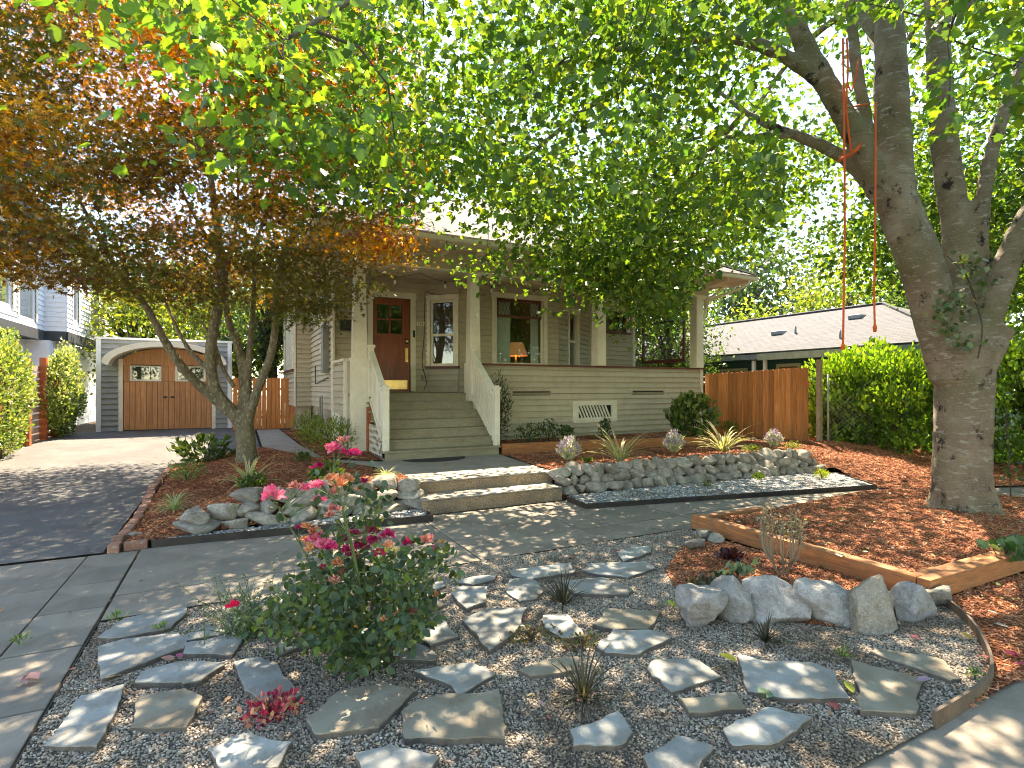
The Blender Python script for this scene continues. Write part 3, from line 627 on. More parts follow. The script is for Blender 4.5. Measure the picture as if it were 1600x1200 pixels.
# porch front half wall
fr = Frame((4.85,11.4),(11.9,11.4))
slots = [(.96,2.0,1.50,1.60),(4.52,5.62,1.50,1.60)]; vent = (2.65,3.99,.83,1.34)
pw = core(fr, 'porch_wall', H, 0, 7.05, .40, 2.2, M['siding'], slots+[vent], .14)
clap(fr, pw, 0, 6.98, .40, 2.17, M['siding'], slots+[vent])
fr.part('corner_trim', M['trim'], pw, (6.97,7.07,.4,2.2,-.09,.035)); fr.part('cap_rail', M['sillred'], pw, (-.02,7.12,2.2,2.245,-.2,.06))
for a, b, c, d in slots: fr.part('scupper', M['black'], pw, (a,b,c,d,-.06,-.03))
a, b, c, d = vent
vo = fr.part('crawlspace_vent', M['trim'], H, (a-.02,a+.16,c-.02,d+.02,0,.045),(b-.16,b+.02,c-.02,d+.02,0,.045),(a+.16,b-.16,c-.02,c+.1,0,.045),(a+.16,b-.16,d-.1,d+.02,0,.045))
vd = fr.part('vent_void', M['black'], vo, (a,b,c,d,-.1,-.08))
for i in range(13):
    u = a+.1+i*.095; mb = MB(); q = [(u,d-.09),(u+.045,d-.09),(u+.045+.16,c+.09),(u+.16,c+.09)]
    if u+.21 > b-.12: break
    mb.hexa([fr.P(q[3][0],q[3][1],.03), fr.P(q[2][0],q[2][1],.03), fr.P(q[2][0],q[2][1],.005), fr.P(q[3][0],q[3][1],.005), fr.P(q[0][0],q[0][1],.03), fr.P(q[1][0],q[1][1],.03), fr.P(q[1][0],q[1][1],.005), fr.P(q[0][0],q[0][1],.005)]); mb.build('vent_slat', M['trim'], vo)
# right porch side
fs = Frame((11.9,11.4),(11.9,14.0)); sw = core(fs, 'porch_side_wall', H, .15, 2.6, .40, 2.2, M['siding'], (), .12); clap(fs, sw, .15, 2.6, .4, 2.17, M['siding']); fs.part('cap_rail', M['sillred'], sw, (.15,2.6,2.2,2.245,-.18,.06))
# left porch side
fw = Frame((2.05,13.1),(2.05,11.4)); lw = core(fw, 'porch_side_wall', H, 0, 1.7, .9, 2.24, M['siding'], (), .12); clap(fw, lw, .1, 1.42, .9, 2.2, M['siding']); fw.part('cap_rail', M['trim'], lw, (0,1.45,2.24,2.30,-.16,.05)); fw.part('corner_trim', M['trim'], lw, (1.42,1.6,.42,2.24,0,.04),(0,.1,.9,4.3,0,.04))
fw.part('crawlspace_panel', M['trim'], lw, (.16,1.1,.62,1.12,.03,.06)); fw.part('skirt_wall', M['foundation'], lw, (0,1.6,.3,.9,-.1,-.02))
# floor, ceiling, beams
MB().box((2.06,11.40,FZ-.06),(11.9,14.05,FZ)).build('porch_floor', M['stair'], H)
MB().box((2.0,11.3,4.40),(11.95,14.1,4.46)).build('porch_ceiling', M['trim'], H)
bm2 = MB(); bm2.box((1.98,11.22,4.28),(11.98,11.50,4.86)); bm2.box((1.98,11.5,4.28),(2.2,13.1,4.86)); bm2.box((11.7,11.5,4.28),(11.98,14.0,4.86)); fz = bm2.build('porch_beam', M['siding'], H)
b3 = MB(); b3.box((1.96,11.19,4.235),(12.0,11.53,4.28)); b3.box((1.96,11.53,4.235),(2.22,13.1,4.28)); b3.box((11.68,11.53,4.235),(12.0,14,4.28)); b3.build('beam_trim', M['trim'], fz)
# columns
for x, z0 in ((2.27,2.30),(4.80,FZ),(8.27,2.245),(11.66,2.245)):
    mb = MB(); a, b = (.14, .105) if x < 5 else (.135, .125)
    mb.hexa([(x-a,11.36-a,z0),(x+a,11.36-a,z0),(x+a,11.36+a,z0),(x-a,11.36+a,z0),(x-b,11.36-b,4.19),(x+b,11.36-b,4.19),(x+b,11.36+b,4.19),(x-b,11.36+b,4.19)])
    c_ = mb.build('porch_column', M['trim'], H, bevel=.006); MB().box((x-.16,11.2,4.17),(x+.16,11.52,4.236)).build('capital', M['trim'], c_)
MB().box((2.09,11.2,.4),(2.44,11.54,2.30)).build('column_pedestal', M['trim'], H); MB().box((4.64,11.2,.4),(4.86,11.5,2.245)).build('column_pedestal', M['trim'], H)
# door wall
fd = Frame((2.05,13.1),(4.3,13.1)); do = (.88,1.81,FZ,3.87)
dw = core(fd, 'front_wall', H, 0, 2.25, .4, 4.4, M['siding'], [do]); clap(fd, dw, 0, 2.25, FZ, 4.38, M['siding'], [(do[0]-.12,do[1]+.12,FZ,do[3]+.13)])
D = empty('front_door', fd.P(1.3,FZ)); D.parent = H; D.location = fd.P(1.3,FZ)-off(H); D['label'] = 'red-brown wooden front door with four small panes'
fd.part('door_frame', M['trim'], D, (do[0]-.12,do[0],FZ,do[3],0,.05),(do[1],do[1]+.12,FZ,do[3],0,.05),(do[0]-.14,do[1]+.14,do[3],do[3]+.14,0,.055))
A, B = do[0]+.01, do[1]-.01; g0, g1, h0, h1 = A+.11, B-.19, 3.0, 3.70; um, vm = (g0+g1)/2, (h0+h1)/2
fd.part('door_leaf', M['door'], D, (A,g0,FZ+.02,3.86,-.08,-.03),(g1,B,FZ+.02,3.86,-.08,-.03),(g0,g1,FZ+.02,h0,-.08,-.03),(g0,g1,h1,3.86,-.08,-.03),(um-.018,um+.018,h0,h1,-.075,-.02),(g0,um-.018,vm-.018,vm+.018,-.075,-.02),(um+.018,g1,vm-.018,vm+.018,-.075,-.02))
for a, b in ((g0,um-.018),(um+.018,g1)):
    for c, d in ((h0,vm-.018),(vm+.018,h1)): fd.part('pane', M['glass'], D, (a,b,c,d,-.055,-.05))
fd.part('room_recess', M['interior'], D, (A-.1,B+.1,FZ,3.9,-1.2,-1.18))
fd.part('kick_plate', M['brass'], D, (A+.08,B-.06,FZ+.08,FZ+.30,-.03,-.022)); fd.part('handle', M['brass'], D, (B-.115,B-.045,2.32,2.66,-.03,-.01),(B-.1,B-.06,2.36,2.6,.02,.04),(B-.09,B-.07,2.36,2.4,-.01,.02),(B-.09,B-.07,2.56,2.6,-.01,.02)); fd.part('deadbolt', M['black'], D, (B-.12,B-.04,2.76,2.90,-.03,.0))
MB().tube([fd.P(B-.08,2.83,0), fd.P(B-.08,2.83,.025)], .03, 14).build('lock_keypad', M['brass'], D)
fd.part('threshold', M['stair'], D, (do[0]-.1,do[1]+.1,FZ+.002,FZ+.03,-.1,.08))
fd.part('doorbell', M['black'], dw, (1.86,1.91,2.93,3.10,.03,.06)); fd.part('outlet_box', M['greymetal'], dw, (2.08,2.15,1.86,2.0,.03,.08))
fd.part('mailbox', M['black'], dw, (.12,.62,3.02,3.24,.03,.13), (.10,.64,3.24,3.26,.03,.15))
fc = bpy.data.curves.new('house_number', 'FONT'); fc.body = '1116'; fc.size = .17; fc.extrude = .004; fc.space_character = 1.05
fo = bpy.data.objects.new('house_number', fc); C.objects.link(fo); fo.parent = dw; fo.rotation_euler = (R(90),0,0)
fc.materials.append(M['black']); bfr = Frame((4.3,13.1),(4.9,12.5))
# bay: left facet, front, right facet, right wall
wl = (.08,.74,2.22,3.86); bl = core(bfr, 'bay_wall', H, 0, bfr.L, .4, 4.4, M['siding'], [wl], .08); clap(bfr, bl, 0, bfr.L, FZ, 4.38, M['siding'], [(wl[0]-.1,wl[1]+.1,wl[2]-.06,wl[3]+.13)])
window(bfr, bl, wl, mid=3.0, depth=.3)
# number plate beside the narrow window
fd.part('number_plate', M['trim'], dw, (1.955,2.185,3.22,3.32,.042,.048))
fo.location = fd.P(1.965, 3.232, .049)-off(dw); fc.size = .11; fc.extrude = .002
bf = Frame((4.9,12.5),(7.76,12.5)); wf = (1.0,2.40,2.26,3.98)
bb = core(bf, 'bay_wall', H, 0, bf.L, .4, 4.4, M['siding'], [wf]); clap(bf, bb, .02, bf.L, FZ, 4.38, M['siding'], [(wf[0]-.1,wf[1]+.1,wf[2]-.06,wf[3]+.13)])
ww = window(bf, bb, wf, mid=None, back=False, curtain=True)
bf.part('transom_sash', M['sillred'], ww, (wf[0]+.05,wf[1]-.05,3.50,3.56,-.07,-.01),(wf[0]+.05,wf[1]-.05,3.90,3.98,-.07,-.01),(wf[0]+.05,wf[0]+.09,3.5,3.98,-.07,-.01),(wf[1]-.09,wf[1]-.05,3.5,3.98,-.07,-.01))
tp = MB()
for i in range(14):
    u = wf[0]+.09+i*.094
    for (p, q) in (((u,3.56),(u+.047,3.74)),((u+.047,3.74),(u+.094,3.56)),((u+.047,3.74),(u,3.9)),((u+.047,3.74),(u+.094,3.9))): tp.tube([bf.P(p[0],p[1],-.04), bf.P(q[0],q[1],-.04)], .005, 4)
tp.build('leaded_lattice', M['sillred'], ww)
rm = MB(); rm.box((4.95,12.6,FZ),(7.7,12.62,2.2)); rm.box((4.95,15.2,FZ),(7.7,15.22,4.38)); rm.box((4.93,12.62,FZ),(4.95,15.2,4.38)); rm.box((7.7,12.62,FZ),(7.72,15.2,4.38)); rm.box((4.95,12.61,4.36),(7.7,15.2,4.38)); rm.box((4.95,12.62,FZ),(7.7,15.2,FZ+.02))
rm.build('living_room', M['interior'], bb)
L_ = empty('table_lamp', (7.05,13.6,FZ), 'lit lamp with a glowing orange shade inside the wide front window', 'lamp')
MB().tube([(7.05,13.6,2.22),(7.05,13.6,2.3),(7.05,13.6,2.45),(7.05,13.6,2.62)], [.1,.07,.03,.02], 16).build('lamp_base', M['brass'], L_, True)
MB().tube([(7.05,13.6,2.58),(7.05,13.6,2.95)], [.34,.2], 24, False).build('lamp_shade', M['shade'], L_, True)
MB().box((6.7,13.3,FZ+.02),(7.4,13.9,2.22)).build('side_table', M['door'], None)
tag(bpy.data.objects['side_table'], 'dark wooden side table under the lamp inside the front window', 'table')
pl = bpy.data.lights.new('lamp_bulb', 'POINT'); pl.energy = 1.2; pl.color = (1,.62,.32); pl.shadow_soft_size = .06; po = bpy.data.objects.new('lamp_bulb', pl); C.objects.link(po); po.parent = L_; po.location = Vector((7.05,13.6,2.78))-L_.location
br_ = Frame((7.76,12.5),(9.76,14.0)); wr = (.82,1.55,2.24,3.86); rr_ = core(br_, 'bay_wall', H, 0, br_.L, .4, 4.4, M['siding'], [wr]); clap(br_, rr_, 0, br_.L, FZ, 4.38, M['siding'], [(wr[0]-.1,wr[1]+.1,wr[2]-.06,wr[3]+.13)]); window(br_, rr_, wr, mid=3.02)
fx = Frame((9.76,14.0),(11.6,14.0)); wx = (.42,1.52,3.46,4.12); xx = core(fx, 'front_wall', H, 0, 1.84, .4, 4.4, M['siding'], [wx]); clap(fx, xx, 0, 1.76, FZ, 4.38, M['siding'], [(wx[0]-.1,wx[1]+.1,wx[2]-.06,wx[3]+.13)]); window(fx, xx, wx, sash='sillred', bars=[(.95,.99,3.46,4.12,-.065,-.015)])
fx.part('corner_trim', M['trim'], xx, (1.75,1.86,FZ,4.4,0,.04))
f9 = Frame((11.6,14.0),(11.6,24.0)); e9 = core(f9, 'side_wall', H, 0, 10, .3, 4.7, M['siding'], (), .1)
# west side
fW = Frame((2.05,17.2),(2.05,13.1)); ws = core(fW, 'side_wall', H, 0, 4.1, 1.15, 4.7, M['sidingwest'], ()); clap(fW, ws, 0, 3.98, 1.15, 4.66, M['sidingwest']); fW.part('corner_trim', M['trim'], ws, (3.98,4.14,.5,4.7,0,.045)); fW.part('skirt_wall', M['foundation'], ws, (-.4,4.1,.2,1.15,-.15,-.05),(1.2,1.4,.3,1.15,-.05,.0))
fB = Frame((1.6,17.2),(2.05,17.2)); w1 = core(fB, 'side_bay_wall', H, 0, .45, 1.13, 4.7, M['sidingwest']); clap(fB, w1, .03, .43, 1.13, 4.66, M['sidingwest'])
fA = Frame((1.6,21.5),(1.6,17.2)); wa = (.5,3.9,2.25,4.1); w2 = core(fA, 'side_bay_wall', H, 0, 4.3, 1.13, 4.7, M['sidingwest'], [wa]); clap(fA, w2, 0, 4.26, 1.13, 4.66, M['sidingwest'], [(wa[0]-.1,wa[1]+.1,wa[2]-.06,wa[3]+.13)]); window(fA, w2, wa, bars=[(u,u+.08,2.25,4.1,-.07,0) for u in (1.1,1.75,2.4,3.0)], curtain=True)
fA.part('corner_trim', M['trim'], w2, (4.2,4.34,1.13,4.7,0,.04)); MB().box((1.75,17.4,.2),(2.05,21.5,1.13)).build('skirt_wall', M['foundation'], w2)
MB().box((2.05,21.5,.2),(2.15,24,4.7)).build('side_wall', M['siding'], H); MB().box((2.05,23.9,.2),(11.6,24,4.7)).build('back_wall', M['siding'], H)
fW.part('meter_box', M['greymetal'], ws, (3.15,3.55,2.05,3.15,.03,.17),(3.2,3.5,3.15,3.2,.03,.19)); fW.part('small_box', M['trim'], ws, (2.6,2.8,2.55,2.8,.03,.12))
pp_ = MB(); pp_.tube([fW.P(3.35,3.2,.1),fW.P(3.35,4.6,.1)], .028, 8); pp_.build('conduit', M['greymetal'], ws, True)
pq = MB(); pq.tube(smooth_path([fW.P(1.3,2.3,.06),fW.P(1.3,1.85,.06),fW.P(1.5,1.8,.06),fW.P(3.3,1.92,.06),fW.P(3.6,1.9,.06)],4), .012, 6); pq.build('wall_cable', M['black'], ws, True)
gm = MB(); gm.tube([fW.P(2.9,1.45,.15),fW.P(2.9,.9,.15),fW.P(2.9,.5,.15)], [.02,.03,.03], 8); gm.tube([fW.P(3.2,1.5,.15),fW.P(3.2,.6,.15)], .02, 8); gm.box(fW.P(2.85,.75,.3)-Vector((0,.12,0)), fW.P(2.85,1.0,.08)+Vector((.0,.12,0))); gm.build('gas_meter', M['greymetal'], ws)
# stairs
S = empty('front_stairs', (3.6,10.4,.36)); S.parent = H; S.location = Vector((3.6,10.4,.36))-off(H)
n = 7; rise = (FZ-.36)/n
for i in range(n):
    y0 = 9.80+.267*i; z = .36+rise*(i+1)
    MB().box((2.42,y0,.36 if i == 0 else z-rise-.03),(4.70,y0+.03,z-.035)).build('riser', M['stair'], S)
    MB().box((2.38,y0-.03,z-.035),(4.74,y0+.285,z)).build('tread', M['stair'], S, bevel=.008)
for x in (2.40,4.68): MB().prism([(0,0)]*0 or [(x,9.85),(x+.04,9.85),(x+.04,11.4),(x,11.4)], .36, .4).build('stringer_foot', M['stair'], S)
for x, sgn in ((2.46,-1),(4.70,1)):
    rl = empty('stair_railing', (x,10,.5)); rl.parent = H; rl.location = Vector((x,10,.5))-off(H)
    MB().box((x-.055,9.86,.5),(x+.055,9.97,1.66)).build('newel_post', M['trim'], rl, bevel=.005); MB().box((x-.075,9.84,1.66),(x+.075,9.99,1.70)).build('newel_cap', M['trim'], rl, bevel=.01)
    MB().box((x-.05,9.865,1.70),(x+.05,9.965,1.735)).build('newel_knob', M['trim'], rl, bevel=.015)
    MB().box((x-.055,11.08,1.5),(x+.055,11.19,2.50)).build('newel_post', M['trim'], rl, bevel=.005); MB().box((x-.075,11.06,2.50),(x+.075,11.21,2.56)).build('newel_cap', M['trim'], rl, bevel=.01)
    zt = lambda y, b: b+(y-9.97)*(.82/1.11)
    for nm, b, hh, wd in (('hand_rail',1.52,.09,.055),('bottom_rail',.58,.08,.04)):
        MB().hexa([(x-wd,9.97,b),(x+wd,9.97,b),(x+wd,11.08,zt(11.08,b)),(x-wd,11.08,zt(11.08,b)),(x-wd,9.97,b+hh),(x+wd,9.97,b+hh),(x+wd,11.08,zt(11.08,b)+hh),(x-wd,11.08,zt(11.08,b)+hh)]).build(nm, M['trim'], rl)
    y = 10.03
    while y < 11.02:
        MB().hexa([(x-.014,y,zt(y,.66)),(x+.014,y,zt(y,.66)),(x+.014,y+.075,zt(y+.075,.66)),(x-.014,y+.075,zt(y+.075,.66)),(x-.014,y,zt(y,1.52)),(x+.014,y,zt(y,1.52)),(x+.014,y+.075,zt(y+.075,1.52)),(x-.014,y+.075,zt(y+.075,1.52))]).build('baluster', M['trim'], rl); y += .105
# lattice beside the stairs
lt = MB()
for i in range(14):
    y = 9.95+i*.1; lt.hexa([(2.40,y,.42),(2.405,y,.42),(2.405,y+.03,.42),(2.40,y+.03,.42),(2.40,y+.25,.42+.55),(2.405,y+.25,.97),(2.405,y+.28,.97),(2.40,y+.28,.97)])
    lt.hexa([(2.393,y+.25,.42),(2.398,y+.25,.42),(2.398,y+.28,.42),(2.393,y+.28,.42),(2.393,y,.97),(2.398,y,.97),(2.398,y+.03,.97),(2.393,y+.03,.97)])
lt.build('lattice_panel', M['trim'], S)
MB().box((2.36,11.0,.4),(2.44,11.1,1.3)).build('support_post', M['redpost'], S)
# hip roof
X0, X1, Y0, Y1, ZE, PT = 1.28, 13.0, 10.50, 24.8, 4.78, .52
hw = (X1-X0)/2; zr = ZE+hw*PT; ra = (X0+hw, Y0+hw, zr); rb2 = (X0+hw, Y1-hw, zr)
def roof(name, corners, faces, mat, par, axes):
    o_ = off(par); me = bpy.data.meshes.new(name); me.from_pydata([Vector(c)-o_ for c in corners], [], faces); uv = me.uv_layers.new(name='UVMap')
    for p, ax in zip(me.polygons, axes):
        for li in p.loop_indices:
            c = me.vertices[me.loops[li].vertex_index].co; n_ = Vector(ax); t_ = n_.cross(Vector((0,0,1))).normalized(); s_ = t_.cross(p.normal).normalized()
            uv.data[li].uv = (c.dot(t_), c.dot(s_))
    o = link_mesh(name, me, mat, par); sd = o.modifiers.new('thick', 'SOLIDIFY'); sd.thickness = .05; sd.offset = 1; return o
rf = roof('roof', [(X0,Y0,ZE),(X1,Y0,ZE),(X1,Y1,ZE),(X0,Y1,ZE),ra,rb2], [(0,1,4),(1,2,5,4),(2,3,5),(3,0,4,5)], M['shingle'], H, [(0,-1,0),(1,0,0),(0,1,0),(-1,0,0)])
hp = MB()
for a, b in (((X0,Y0,ZE),ra),((X1,Y0,ZE),ra),(ra,rb2)): hp.tube([Vector(a)+Vector((0,0,.05)), Vector(b)+Vector((0,0,.05))], .055, 6)
hp.build('ridge_cap', M['shingle'], rf)
MB().box((X0+.04,Y0+.04,ZE-.065),(X1-.04,Y1-.04,ZE-.02)).build('soffit', M['trim'], rf)
gt = MB(); fa = .07
for a, b in (((X0,Y0),(X1,Y0)),((X1,Y0),(X1,Y1)),((X0,Y1),(X0,Y0))):
    F_ = Frame(a, b); F_.box(gt, 0, F_.L, ZE-.10, ZE+.015, -.02, .0)
gt.build('fascia_board', M['trim'], rf)
gu = MB(); F_ = Frame((X0,Y0),(X1,Y0)); prof = [(0.005,ZE-.01),(.005,ZE-.09),(.04,ZE-.115),(.09,ZE-.10),(.115,ZE-.02),(.10,ZE-.02),(.08,ZE-.085),(.04,ZE-.095),(.02,ZE-.08),(.02,ZE-.01)]
nP = len(prof); gu.add([F_.P(u,v,w_) for u in (0,F_.L) for (w_,v) in prof], [(i,(i+1)%nP,nP+(i+1)%nP,nP+i) for i in range(nP)]+[tuple(range(nP)),tuple(range(2*nP-1,nP-1,-1))]); gu.build('gutter', M['trim'], rf)
for i in range(15):
    x = X0+.35+i*.8; MB().hexa([(x-.04,Y0+.1,ZE-.16),(x+.04,Y0+.1,ZE-.16),(x+.04,11.22,ZE-.22),(x-.04,11.22,ZE-.22),(x-.04,Y0+.1,ZE-.067),(x+.04,Y0+.1,ZE-.067),(x+.04,11.22,ZE-.067),(x-.04,11.22,ZE-.067)]).build('rafter_tail', M['trim'], rf)
kb = MB(); kb.tube([(12.0,11.36,4.1),(12.75,11.36,4.65)], .045, 4); kb.box((11.985,11.30,3.95),(12.05,11.42,4.65)); kb.box((12.0,11.31,4.62),(12.95,11.41,4.71)); kb.build('eave_bracket', M['trim'], H)
MB().tube(smooth_path([(12.7,10.46,4.70),(12.68,10.5,4.55),(12.5,10.7,4.42),(12.1,11.2,4.2),(12.02,11.3,4.05),(12.0,11.45,3.6)],5), .035, 8).build('downspout', M['trim'], rf, True)
# string lights and cables
sg = empty('string_lights', (3.5,11.6,4.2), 'black string of clear bulbs hung under the porch beam', 'string lights')
pts = []
for k_ in range(8):
    a, b = 2.5+k_*1.15, 2.5+(k_+1)*1.15
    for j in range(6): t = j/6; pts.append((a+(b-a)*t, 11.62, 4.22-.13*math.sin(math.pi*t)))
pts.append((11.7,11.62,4.22)); MB().tube(pts, .006, 5).build('wire', M['black'], sg)
for k_ in range(8):
    x = 3.08+k_*1.15; sk = MB().tube([(x,11.62,4.09),(x,11.62,4.02)], .018, 8).build('bulb_socket', M['black'], sg)
    MB().tube([(x,11.62,4.02),(x,11.62,3.99),(x,11.62,3.95),(x,11.62,3.92)], [.012,.028,.028,.006], 10).build('bulb', M['bulb'], sk, True)
cb = MB(); cb.tube(smooth_path([bfr.P(.95,3.98,.06)+Vector((.6,-.1,0)),bfr.P(.3,4.0,.07),fd.P(2.2,4.08,.05),fd.P(2.17,3.9,.04),fd.P(2.15,3.0,.04),fd.P(2.1,2.3,.04),fd.P(2.2,1.85,.06),fd.P(2.12,1.62,.1)],6), .009, 6)
tag(cb.build('extension_cord', M['black']), 'black cord running down the wall between door and narrow window', 'cord')
pm_ = MB(); pm_.tube([(4.80,11.165,3.3),(4.80,11.12,3.3)], .05, 14); tag(pm_.build('round_sensor', M['bulb'], bevel=.006), 'small round white fixture on the column right of the stairs', 'fixture')
# hanging leaded frame in the porch's right opening
hg = empty('hanging_window_frame', (11.7,12.8,3.2), 'dark red framed leaded glass panel hanging in the porch end opening', 'window frame')
fh = Frame((11.7,13.7),(11.7,11.85)); bx = [(0,.07,2.44,4.1,-.03,.03),(1.78,1.85,2.44,4.1,-.03,.03),(.07,1.78,2.44,2.54,-.03,.03),(.07,1.78,4.03,4.1,-.03,.03)]
fh.part('outer_frame', M['sillred'], hg, *bx); fh.part('muntin', M['black'], hg, (.07,1.78,3.66,3.70,-.015,.015), *[(u,u+.03,3.70,4.03,-.015,.015) for u in (.30,.53,.76,1.0,1.25,1.5)]); fh.part('pane', M['glass'], hg, (.07,1.78,2.54,3.66,-.004,.004))
for u in (.2,1.65): MB().tube([fh.P(u,4.1,0), fh.P(u,4.3,0)], .006, 5).build('hook', M['black'], hg)

# ================================================================ GARAGE
G = empty('detached_garage', (-1.9,20,.36), 'grey-blue clapboard garage with arched cedar doors at the end of the driveway', 'garage')
fg = Frame((-3.67,20.0),(-.09,20.0)); od = (.66,3.01,.36,2.9)
gw = core(fg, 'wall', G, 0, 3.58, .3, 3.14, M['garage'], [od]); clap(fg, gw, .12, 3.46, .36, 3.12, M['garage'], [(.57,3.10,.36,2.62),(.57,3.1,2.6,3.0)] , exp=.165, g_=.022, lip=.055)
fg.part('corner_trim', M['white'], gw, (0,.12,.36,3.14,0,.04),(3.46,3.58,.36,3.14,0,.04),(-.03,3.61,3.14,3.2,-.2,.06)); fg.part('door_trim', M['trim'], gw, (.55,.66,.36,2.55,0,.05),(3.01,3.12,.36,2.55,0,.05))
for a, b in (((-.09,20),(-.09,26)),((-3.67,26),(-3.67,20))): F_ = Frame(a, b); core(F_, 'wall', G, 0, 6, .3, 3.1, M['garage'])
MB().box((-3.7,20.05,3.12),(-.06,26,3.18)).build('roof', M['shingle2'], G)
uc = (od[0]+od[1])/2
arch = [];
for i in range(41):
    t = math.pi*i/40; arch.append((uc-1.60*math.cos(t), 2.42+.66*math.sin(t)))
hd = MB()
for i in range(40):
    (a0,b0),(a1,b1) = arch[i], arch[i+1]; s = .90
    hd.hexa([fg.P(uc+(a0-uc)*s,2.38+(b0-2.42)*s-.05,.62), fg.P(uc+(a1-uc)*s,2.38+(b1-2.42)*s-.05,.62), fg.P(uc+(a1-uc)*s,2.38+(b1-2.42)*s-.05,.0), fg.P(uc+(a0-uc)*s,2.38+(b0-2.42)*s-.05,.0), fg.P(a0,b0,.62), fg.P(a1,b1,.62), fg.P(a1,b1,.0), fg.P(a0,b0,.0)])
hd.build('arched_hood', M['trim'], G)
ap = MB(); ins = [(uc+(a-uc)*.8, 2.36+(b-2.42)*.82) for a, b in arch]; nA = len(ins)
ap.add([fg.P(a,b,.02) for a, b in ins]+[fg.P(a,b,-.05) for a, b in ins], [tuple(range(nA)), tuple(range(2*nA-1,nA-1,-1))]+[(i,(i+1)%nA,nA+(i+1)%nA,nA+i) for i in range(nA)])
ap.build('arch_panel', M['doorwood'], G)
for (a, b, u0, u1) in ((.67,1.83,.85,1.62),(1.84,3.0,2.02,2.82)):
    dr_ = empty('garage_door', fg.P((a+b)/2,.38)); dr_.parent = G; dr_.location = fg.P((a+b)/2,.38)-off(G); v0, v1 = 1.92, 2.34
    fg.part('top_rail', M['doorwood'], dr_, (a,b,2.39,2.50,-.05,-.004),(a,u0-.02,1.88,2.39,-.05,-.004),(u1+.02,b,1.88,2.39,-.05,-.004))
    u = a
    while u < b-.02:
        e = min(u+.145, b); fg.part('plank', M['doorwood'], dr_, (u+.004,e-.004,.40,1.87,-.05,-.008-random.uniform(0,.006))); u = e
    fg.part('window_frame', M['trim'], dr_, (u0-.02,u0+.04,v0-.04,v1+.05,-.04,.02),(u1-.04,u1+.02,v0-.04,v1+.05,-.04,.02),(u0+.04,u1-.04,v0-.04,v0+.02,-.04,.02),(u0+.04,u1-.04,v1-.01,v1+.05,-.04,.02))
    fg.part('muntin', M['black'], dr_, *[(u0+(u1-u0)*t-.006,u0+(u1-u0)*t+.006,v0+.02,v1-.01,-.02,.0) for t in (.33,.66)]); fg.part('pane', M['glass'], dr_, (u0+.04,u1-.04,v0+.02,v1-.01,-.025,-.02)); fg.part('back_board', M['interior'], dr_, (a,b,.38,2.5,-.35,-.3))
    fg.part('handle', M['black'], dr_, (a+.05 if a > 1.5 else b-.14, a+.14 if a > 1.5 else b-.05, 1.36,1.42,-.01,.03))
# gate between garage and house
gf = empty('cedar_gate', (.8,19.3,.36), 'orange stained cedar gate between garage and house', 'gate')
F_ = Frame((-.05,19.2),(1.75,19.2)); u = 0
while u < 1.78: F_.part('fence_board', M['cedarnew'], gf, (u,u+.125,.36,2.0+random.uniform(-.005,.005),-.02,0)); u += .138
F_.part('rail', M['cedarnew'], gf, (0,1.8,.7,.79,-.06,-.021),(0,1.8,1.6,1.69,-.06,-.021))
# ================================================================ RIGHT FENCE
cf = empty('cedar_fence', (12.3,10,.36), 'dog-eared orange cedar fence running from the house corner to the laurel', 'fence')
F_ = Frame((12.0,11.38),(12.68,8.66)); u = 0; i = 0
while u < F_.L-.05:
    h = 2.08+.13*(u/F_.L)+random.uniform(-.006,.006); mb = MB(); z0 = .3; a, b = u+.005, u+.134; c = .03
    q = [(a,z0),(b,z0),(b,h-c),(b-c,h),(a+c,h),(a,h-c)]
    mb.add([F_.P(x_,z_,.0+(i%2)*.016) for x_, z_ in q]+[F_.P(x_,z_,-.018) for x_, z_ in q], [tuple(range(6)), tuple(range(11,5,-1))]+[(k_,(k_+1)%6,6+(k_+1)%6,6+k_)[::-1] for k_ in range(6)])
    mb.build('fence_board', M['cedar'], cf); u += .139; i += 1
F_.part('rail', M['cedar'], cf, (0,F_.L,.7,.79,-.06,-.021),(0,F_.L,1.75,1.84,-.06,-.021))
cl = empty('chain_link_fence', (12.8,8.4,.3), 'old chain-link fence with a wooden post at the right end of the cedar fence', 'fence')
MB().box((12.70,8.40,.2),(12.80,8.50,2.38)).build('wooden_post', M['paletwig'], cl)
MB().tube([(12.86,8.3,.2),(12.86,8.3,2.02)], .025, 8).build('steel_post', M['greymetal'], cl, True)
wm = MB(); fx_ = Frame((12.86,8.3),(13.3,7.5))
for i in range(34):
    v = .3+i*.1-1.0
    for s_ in (1,-1):
        p0, p1 = (0, v if s_ > 0 else v+.9), (.9, v+.9 if s_ > 0 else v)
        if min(p0[1],p1[1]) > .28 and max(p0[1],p1[1]) < 2.0: wm.tube([fx_.P(*p0), fx_.P(*p1)], .003, 3)
wm.build('wire_mesh', M['greymetal'], cl)
